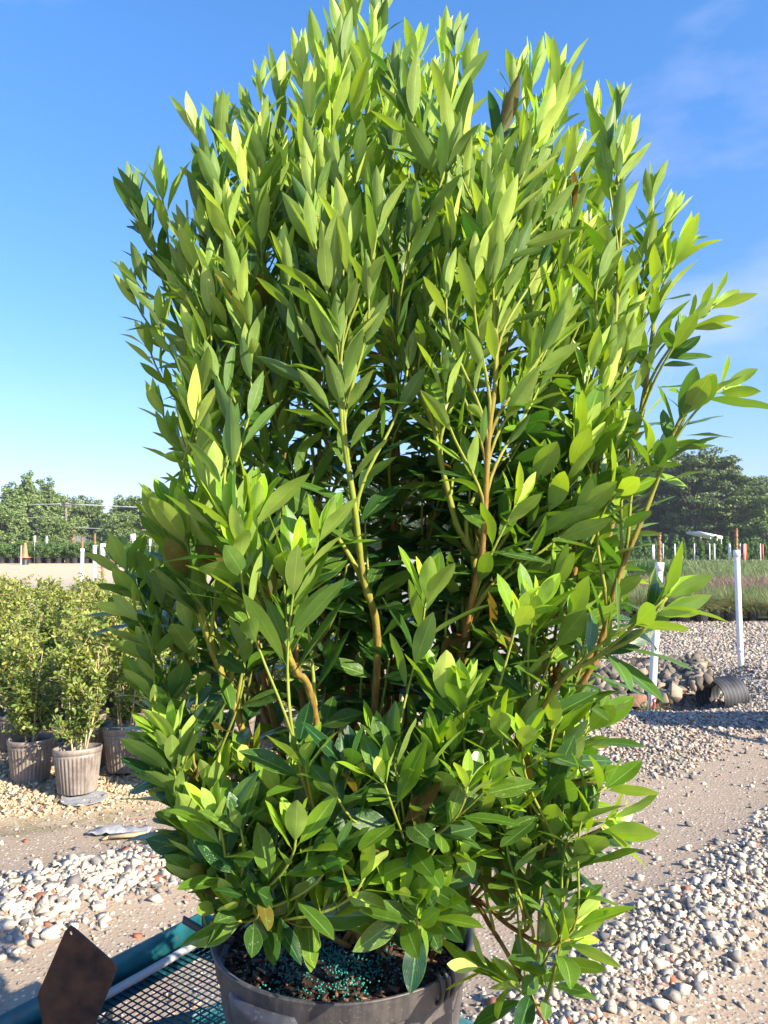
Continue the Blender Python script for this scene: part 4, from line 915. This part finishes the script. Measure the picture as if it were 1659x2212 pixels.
def put_tree(kind, px, ptop, Yd, lab, group, w_=1.0):
    base_o = TP[kind]; o = base_o if kind not in TU else copy_tree(base_o); TU.add(kind)
    H = {'d1': 11, 'd2': 11, 'd3': 10, 'c1': 12, 'p1': 14, 'p2': 14}[kind]; hgt = EYE + (1168 - ptop) / F * Yd; s = hgt / H
    o.location = ((px - 829.5) / F * Yd, Yd, 0); o.scale = (s * w_, s * w_, s); o.rotation_euler = (0, 0, rr4.uniform(0, 6.28)); tag(o, lab, 'tree', group)
GL = 'trees beyond the far hedge on the left'; GR = 'trees beyond the arborvitae row on the right'
put_tree('c1', 20, 1058, 88, 'tall olive green conifer at the left picture edge', GL, 1.2)
put_tree('c1', 62, 1038, 100, 'tallest pointed conifer of the left tree line', GL, 1.2)
put_tree('c1', 100, 1048, 104, 'pointed conifer right of the tallest one on the left', GL, 1.1)
put_tree('d1', 135, 1075, 108, 'rounded green tree behind the utility pole', GL, 1.0)
put_tree('d2', 118, 1118, 80, 'low bushy green tree left of the utility pole', GL, 1.2)
put_tree('d3', 175, 1085, 118, 'dark wooded crown right of the utility pole', GL, 1.1)
put_tree('d1', 195, 1092, 112, 'broad green crown between the pole and the gap in the trees', GL, 1.0)
put_tree('d3', 222, 1120, 120, 'low dark tree at the gap of sky on the left', GL, 1.0)
put_tree('d2', 262, 1112, 95, 'light green tree right of the gap of sky', GL, 1.2)
put_tree('c1', 255, 1082, 108, 'pointed tree behind the light green one by the gap', GL, 1.0)
put_tree('d1', 300, 1078, 100, 'rounded light green tree touching the big anise leaves', GL, 1.3)
put_tree('c1', 345, 1075, 108, 'tree partly hidden by the left side of the big anise', GL, 1.3)
put_tree('d2', 0, 1090, 84, 'bushy tree cut by the left picture edge', GL, 1.2)
for i, px in enumerate([420, 520, 620, 720]): put_tree('d1' if i % 2 else 'd3', px, 1090, 105, 'far tree glimpsed through the lower branches of the big anise', GL, 1.3)
put_tree('d3', 1245, 960, 95, 'dark tree glimpsed through the right branches of the big anise', GR, 1.1)
put_tree('p2', 1310, 985, 92, 'dark pine showing between the right branches of the big anise', GR, 1.1)
put_tree('d3', 1385, 992, 94, 'broad dark tree just right of the big anise', GR, 1.2)
put_tree('d3', 1440, 985, 97, 'dark tree between the broad one and the tall pines', GR, 1.0)
put_tree('p1', 1500, 978, 86, 'tall pine in front of the white shed roof', GR, 1.15)
put_tree('p2', 1562, 990, 86, 'tall spreading pine right of the white shed roof', GR, 1.25)
put_tree('p1', 1530, 1000, 100, 'pine filling the gap between the two tall pines', GR, 1.2)
put_tree('p1', 1632, 1032, 115, 'distant pine at the right picture edge', GR, 1.1)
put_tree('d2', 1655, 1075, 84, 'lighter green tree cut by the right picture edge', GR, 1.2)
put_tree('c1', 1610, 1088, 90, 'low dense tree between the pines and the right edge', GR, 1.3)
put_tree('d3', 1470, 1080, 104, 'low dark tree behind the trunk of the tall pine', GR, 1.3)
put_tree('d3', 1560, 1090, 106, 'low dark tree behind the spreading pine', GR, 1.3)
for i, px in enumerate([830, 940, 1040, 1150]): put_tree('d3' if i % 2 else 'd1', px, 1040, 100, 'far tree glimpsed through the middle stems of the big anise', GR, 1.3)
# distant wood that closes the horizon
r = np.random.default_rng(77); mb = MB()
for x in np.arange(-190, 200, 5.0):
    y = 150 + r.uniform(-6, 6); hgt = r.uniform(5, 8.5) + (2.5 if x > 40 else 0)
    for k in range(4): blob_quads(mb, np.array([x + r.normal() * 2, y, hgt * (.2 + .2 * k)]), np.array([3.8, 3.0, 2.0]), 160, .5, r, (0, .8))
tag(mb.build('woodland', M['tree_leaf'], col=True), 'far belt of woodland closing the horizon', 'woodland', kind='stuff')

# ------------------------------------------------------------------ utility pole, wires, house, carport
Yu = 98.0; pu = at(143, 1085, Yu); o = empty('utility_pole', (pu[0], Yu, 0), 'grey wooden utility pole with a short crossarm before the left trees', 'utility pole')
mb = MB(); mb.tube([(0, 0, 0), (0, 0, pu[2])], [.17, .12], 8); mb.build('pole', M['wood_pole'], o); mb = MB(); mb.box((0, -.12, pu[2] - .5), (1.5, .12, .14)); mb.build('crossarm', M['wood_pole'], o)
for k, x in enumerate((-.65, 0, .65)): mb = MB(); mb.tube([(x, -.12, pu[2] - .43), (x, -.12, pu[2] - .2)], [.06, .04], 7); mb.build('insulator', M['wire'], o)
def cable(a, b_, sag, lab):
    t = np.linspace(0, 1, 24)[:, None]; P = a * (1 - t) + b_ * t; P[:, 2] -= (4 * sag * t * (1 - t))[:, 0]; mb = MB(); mb.tube(P, .045, 5); tag(mb.build('power_cable', M['wire']), lab, 'cable', 'cables on the utility pole')
top = np.array([pu[0], Yu - .12, pu[2]])
for dz, dx, lab in [(-.2, -.65, 'highest thin cable running left from the utility pole'), (-.22, .62, 'upper cable just under the highest one, running left')]:
    cable(top + [dx, 0, dz], top + [dx - 38, 4, dz + .2], .3, lab)
for dz, dx, lab in [(-.2, -.6, 'upper thin cable running right from the utility pole'), (-.21, .65, 'second thin cable running right beside the upper one')]:
    cable(top + [dx, 0, dz], top + [dx + 60, -6, dz - 2.0], .3, lab)
cable(top + [.12, .12, -3.2], top + [46, -4, -3.9], .3, 'low cable running right from halfway down the utility pole')
cable(top + [-.12, .12, -1.9], top + [-25, 4, -1.6], .2, 'faint low cable running left from the utility pole')
Yh = 92; ph_ = at(156, 1150, Yh); o = empty('house', (ph_[0], Yh, 0), 'small house with red brick chimney and grey roof glimpsed below the utility pole', 'house')
mb = MB(); zc_ = at(156, 1147, Yh)[2]; mb.box((.08, 0, zc_ / 2), (.42, .4, zc_)); mb.box((.08, 0, zc_ + .05), (.55, .5, .12)); mb.build('chimney', M['brick'], o)
mb = MB(); zr = at(156, 1164, Yh)[2]; v = [(-.45, .4, zr - 1.3), (.6, .4, zr - 1.3), (.6, 6, zr - 1.3), (-.45, 6, zr - 1.3), (.08, .4, zr + .3), (.08, 6, zr + .3)]; mb.add(v, q=[[0, 3, 5, 4], [1, 4, 5, 2]], t=[[0, 4, 1], [3, 2, 5]]); mb.build('roof', M['roof'], o)
mb = MB(); mb.box((.08, 3.2, (zr - 1.3) / 2), (.9, 5.4, zr - 1.3)); mb.build('wall', M['brick'], o)
Yk = 72; pk = at(1530, 1155, Yk); o = empty('carport', (pk[0], Yk, 0), 'white flat roofed shed on thin posts below the tall pines', 'shed')
mb = MB(); mb.add([(-1.1, -.8, pk[2] + .3), (1.0, -.8, pk[2] - .15), (1.0, 2.5, pk[2] - .15), (-1.1, 2.5, pk[2] + .3), (-1.1, -.8, pk[2] + .1), (1.0, -.8, pk[2] - .4), (1.0, 2.5, pk[2] - .4), (-1.1, 2.5, pk[2] + .1)], q=[[0, 1, 2, 3], [4, 7, 6, 5], [0, 4, 5, 1], [1, 5, 6, 2], [2, 6, 7, 3], [3, 7, 4, 0]]); mb.build('roof', M['white_paint'], o)
for x in (-1.0, -.1, .5, .9): mb = MB(); mb.tube([(x, -.7, 0), (x, -.7, pk[2] - .25)], .045, 6); mb.build('post', M['white_paint'], o)

# ------------------------------------------------------------------ arborvitae row and stakes on the right
def arbor(seed):
    r = np.random.default_rng(seed); o = empty('arborvitae', (0, 0, 0)); mb = MB(); h = 1.55
    for k in range(34):
        f = r.uniform(0, 1); a = r.uniform(0, 6.28); q_ = .26 * (1 - f) ** .6 * r.uniform(.5, 1); c = np.array([q_ * math.cos(a), q_ * math.sin(a), .18 + h * f * .92]); blob_quads(mb, c, np.array([.09, .09, .20 * (1 - f * .5)]), 60, .045, r, (.1, .95), .6)
    mb.build('foliage', M['conifer'], o, col=True); mb = MB(); mb.tube([(0, 0, 0), (0, 0, 1.2)], [.03, .012], 6, c=(0, 0, 0)); mb.build('trunk', M['bark'], o, col=True); return o
ap = [arbor(80 + k) for k in range(3)]; au = [0] * 3
for row in range(2):
    for i in range(32):
        x = 9.5 + i * .62 + row * .3 + rr4.uniform(-.08, .08); y = 53 + row * 1.2 + rr4.uniform(-.15, .15); k = rr4.randrange(3); o = ap[k] if not au[k] else copy_tree(ap[k]); au[k] = 1
        o.location = (x, y, 0); s = rr4.uniform(.85, 1.15); o.scale = (s * 1.2, s * 1.2, s); o.rotation_euler = (0, 0, rr4.uniform(0, 6)); tag(o, 'upright bright green arborvitae in the far row behind the white stakes', 'arborvitae', 'arborvitae in the far row on the right')
def cx(c): return (2500 + c / 2.9625) / 1.8445
for c, t, b_ in [(277, 480, 610), (325, 505, 640), (463, 500, 640), (508, 480, 650), (645, 500, 660), (835, 500, 690), (1015, 500, 705), (1022, 510, 705), (1165, 520, 710), (1220, 505, 670), (1382, 500, 705), (1424, 505, 700), (1630, 510, 695), (1160, 490, 560)]:
    hh = (b_ - t) / 2.9625 / 1.8445 * 50 / F; x = (cx(c) - 829.5) / F * 50
    mb = MB(); mb.tube([(0, 0, 0), (0, 0, 1.28)], [.035 if c not in (1015, 1165) else .05] * 2, 8); o = mb.build('stake', M['pvc'], loc=(x, 50 + rr4.uniform(-1.2, .8), 0)); tag(o, 'thin white stake standing before the arborvitae row', 'stake', 'white stakes before the arborvitae row')
for c, t in [(1365, 'orange red pole just right of the upright sprinkler post'), (1397, 'second orange red pole right of the upright sprinkler post'), (1593, 'orange red pole near the right picture edge')]:
    mb = MB(); mb.tube([(0, 0, 0), (0, 0, 1.25)], [.045] * 2, 8); tag(mb.build('orange_pole', M['redpole'], loc=((cx(c) - 829.5) / F * 49, 49, 0)), t, 'pole', 'orange red poles')

# ------------------------------------------------------------------ grasses on the right
def blades(mb, X, Y, Z0, h, r, spread=.35, wd=.006, age=(.2, .9), brown=.15, dirn=None):
    n = len(X); B = np.stack([X, Y, Z0 + 0 * X], 1); D = unit(np.stack([r.normal(size=n) * spread, r.normal(size=n) * spread, np.ones(n)], 1) if dirn is None else dirn)
    N = unit(r.normal(size=(n, 3)) * [1, 1, .2]); dt = np.stack([r.uniform(age[0], age[1], n), r.uniform(size=n), np.where(r.uniform(size=n) < brown, .85, 0)], 1)
    out = unit(D * [1, 1, 0] + 1e-4); N = unit(-out + r.normal(size=(n, 3)) * .3 + [0, 0, .15])
    add_leaves(mb, B, D, N, h * r.uniform(.6, 1.1, n), np.full(n, wd), np.zeros(n), r.uniform(.3, 1.6, n), dt, ns=5, nu=2, pet=.0)
def grass_pot(seed):
    r = np.random.default_rng(seed); o = empty('potted_grass', (0, 0, 0)); mb = MB(); mb.lathe([(.085, 0), (.105, .19), (.11, .20), (.10, .20), (.09, .18), (.001, .18)], 20); mb.build('pot', M['pot_far'], o)
    mb = MB(); n = 520; a = r.uniform(0, 6.28, n); q_ = r.uniform(0, .06, n); X, Y = q_ * np.cos(a), q_ * np.sin(a); sp = r.uniform(.1, 1.3, n); D = np.stack([np.cos(a) * sp, np.sin(a) * sp, np.ones(n)], 1)
    blades(mb, X, Y, .18, .48, r, wd=.006, brown=.3, dirn=D); mb.build('blades', M['grass'], o, smooth=True, uvs=True, col=True); return o
gp = [grass_pot(90 + k) for k in range(3)]; gu = [0] * 3
for i in range(18):
    k = i % 3; o = gp[k] if not gu[k] else copy_tree(gp[k]); gu[k] = 1; o.location = (1.6 + i * .34 + rr4.uniform(-.05, .05), 14.0 + rr4.uniform(-.12, .15), 0); s = rr4.uniform(.9, 1.2); o.scale = (s, s, s); o.rotation_euler = (0, 0, rr4.uniform(0, 6))
    tag(o, 'grassy clump in a small black pot in the front row beyond the gravel lane', 'potted grass', 'potted grasses in the front row')
r = np.random.default_rng(5)
def band(name, y0, y1, n, h, mat, lab, wd, age=(.1, .9), brown=.15):
    mb = MB(); Y = r.uniform(y0, y1, n); X = r.uniform(0, 1, n) * (.55 * Y - .06 * Y) + .06 * Y; cx_, cy_ = np.round(X / .4) * .4, np.round(Y / .4) * .4
    X = cx_ + r.normal(size=n) * .1; Y = cy_ + r.normal(size=n) * .1; blades(mb, X, Y, .1, h, r, .45, wd, age, brown); tag(mb.build(name, mat, smooth=True, uvs=True, col=True), lab, 'grass', kind='stuff')
band('grass', 14.4, 18.0, 26000, .56, M['grass'], 'mass of grey green grasses behind the front row of pots', .008, brown=.1)
band('grass', 18.0, 21.5, 20000, .60, M['pink_grass'], 'band of pinkish brown flowering grass in the field', .010)
band('grass', 21.5, 30.0, 22000, .50, M['grass'], 'green grass crop beyond the pinkish band', .016, (.3, 1), .03)
band('grass', 30.0, 47.0, 20000, .42, M['grass'], 'low green crop reaching back to the white stakes', .03, (.3, 1), .02)
mb = MB(); X = r.uniform(8.0, 9.6, 900); Y = r.uniform(24.5, 26, 900); blades(mb, X, Y, .1, .95, r, .2, .022, (0, .4), 0); tag(mb.build('reeds', M['conifer'], smooth=True, uvs=True, col=True), 'taller dark green reeds standing above the green crop', 'grass', kind='stuff')
# green crop left middle (seen between hedge and anise)
mb = MB(); n = 9000; Y = r.uniform(36, 47, n); X = -r.uniform(.08, .33, n) * Y; blades(mb, X, Y, 0, .5, r, .5, .03, (.2, 1), .05); tag(mb.build('grass', M['grass'], smooth=True, uvs=True, col=True), 'green ground crop right of the far gravel pad', 'grass', kind='stuff')
n = 1; sheet = MB(); sheet.add([(.5, 14.2, .03), (16, 14.2, .03), (40, 50, .03), (1.5, 50, .03)], q=[[0, 1, 2, 3]]); tag(sheet.build('field', m_simple('field_soil', (.05, .06, .025), (.11, .11, .05), 1.5, .9)), kind='structure')

# ------------------------------------------------------------------ rock pile, pipe, bricks
rk = np.random.default_rng(31); RP = stone_protos(16, 8, 5, .30); rock_objs = []
def rock(x, y, z, s, k, lab='rough tan and grey field rock in the pile by the leaning white post', name='field_rock'):
    v, t = RP[k]; RRm = rand_rot(1, rk)[0]; V = (v * s) @ RRm.T; mb = MB(); mb.add(V, t=t, c=(rk.uniform(.2, 1), rk.uniform(), 0)); o = mb.build(name, M['rock'], col=True, loc=(x, y, z))
    md = o.modifiers.new('bevel', 'BEVEL'); md.width = .004; md.segments = 1; md.limit_method = 'ANGLE'; tag(o, lab, 'rock', 'field rocks lining the ditch')
for i in range(220):
    t = rk.uniform(0, 1); f = rk.uniform(0, 1); px = 1275 + 250 * t; py = 1412 + 100 * f * (1 - .55 * max(0, (t - .45) / .55)) + 6
    g = gnd(px, py); yb = 7.2 + (1 - f) * 1.5; x = (px - 829.5) / F * yb; s = rk.uniform(.045, .092) * (1.05 if f < .5 else .9)
    z = EYE - (py - 1168) / F * yb; z = max(z, float(gh(x, yb)) + s * .2); rock(x, yb, z - s * .3, s * 1.15, i % 16)
# earth behind the rocks
mb = MB(); na = 20; V = []
for i in range(na):
    px = 1270 + 300 * i / (na - 1)
    for (py, yb, dz) in ((1560, 6.9, -.14), (1510, 7.35, -.14), (1460, 8.0, -.12), (1425, 8.75, -.1), (1414, 9.3, -.04), (1412, 9.9, -.02)):
        e_ = math.sin(math.pi * i / (na - 1)) ** .4; zz = EYE - (py - 1168) / F * yb + dz; x = (px - 829.5) / F * yb; V.append([x, yb, zz * e_ - .06 * (1 - e_)])
Iq = np.arange(na * 6).reshape(na, 6); mb.add(V, q=np.stack([Iq[:-1, :-1], Iq[1:, :-1], Iq[1:, 1:], Iq[:-1, 1:]], -1).reshape(-1, 4)); tag(mb.build('bank', M['soil'], smooth=True), kind='structure')
# black corrugated pipe end
yb = 7.3; xc_ = (1528 - 829.5) / F * yb; zc_ = -.03
mb = MB(); V = []; ns_, na_ = 40, 26; ax = unit(np.array([1.0, .55, 0.0])); sd = np.cross(ax, [0, 0, 1])
for i in range(ns_):
    s = i / (ns_ - 1) * .34; rr = .165 + .008 * (1 if (i // 3) % 2 else -1)
    for j in range(na_): a = 2 * math.pi * j / na_; V.append(ax * s + sd * rr * math.cos(a) + np.array([0, 0, rr * math.sin(a)]))
q = [[i * na_ + j, i * na_ + (j + 1) % na_, (i + 1) * na_ + (j + 1) % na_, (i + 1) * na_ + j] for i in range(ns_ - 1) for j in range(na_)]
mb.add(V, q=q); o = mb.build('drain_pipe', M['corr'], loc=(xc_, yb, zc_ + .02)); md = o.modifiers.new('t', 'SOLIDIFY'); md.thickness = .008; tag(o, 'black corrugated drain pipe end emerging from the gravel by the rocks', 'drain pipe')
for px, py, rz, lab in [(1420, 1508, .2, 'reddish brown block right of the leaning post foot'), (1372, 1510, -.1, 'tan brown block left of the leaning post foot')]:
    yb = 7.3; x = (px - 829.5) / F * yb; mb = MB(); mb.box((0, 0, 0), (.16, .09, .11)); o = mb.build('block', M['brick'], loc=(x, yb, EYE - (py - 1168) / F * yb), rz=rz); md = o.modifiers.new('b', 'BEVEL'); md.width = .008; md.segments = 2; tag(o, lab, 'block')
g = gnd(1405, 1530); o = empty('weed', (g[0], g[1] - .05, float(gh(g[0], g[1]))), 'small dry weed tuft at the foot of the leaning white post', 'weed'); mb = MB(); n = 90; blades(mb, r.normal(size=n) * .03, r.normal(size=n) * .03, 0, .2, r, .6, .005, (.5, 1), .4); mb.build('blades', M['grass'], o, smooth=True, uvs=True, col=True)
mb = MB(); mb.tube([(-.01, -.04, .05), (.01, -.05, .09), (0, -.04, .13), (.02, -.05, .15)], [.012, .016, .010, .012], 6); tag(mb.build('ribbon', M['red_flag'], loc=(g[0], g[1] - .03, float(gh(g[0], g[1])))), 'red ribbon tied low on the leaning white post', 'ribbon')

# unseen slab on legs, added beyond the right edge to shade the gravel
o = empty('shadow_caster', (5.5, 5.55, 0), 'unseen slab on legs, added beyond the right picture edge to shade the gravel', 'shadow_caster')
mb = MB(); mb.box((0, 0, .76), (4.9, .62, .05)); mb.build('top', M['wood_pole'], o)
for x in (-2.2, 0, 2.2):
    for y in (-.26, .26): mb = MB(); mb.box((x, y, .365), (.06, .05, .73)); mb.build('leg', M['wood_pole'], o)

# morning haze
mh = NT('haze'); pv = mh.t.nodes.new('ShaderNodeVolumePrincipled'); pv.inputs['Color'].default_value = (.80, .90, 1.0, 1); pv.inputs['Density'].default_value = .0005; pv.inputs['Anisotropy'].default_value = .2
mh.t.links.new(pv.outputs[0], mh.out.inputs['Volume'])
mb = MB(); mb.box((0, 100, 10.5), (900, 420, 24)); tag(mb.build('haze', mh.m), kind='stuff')
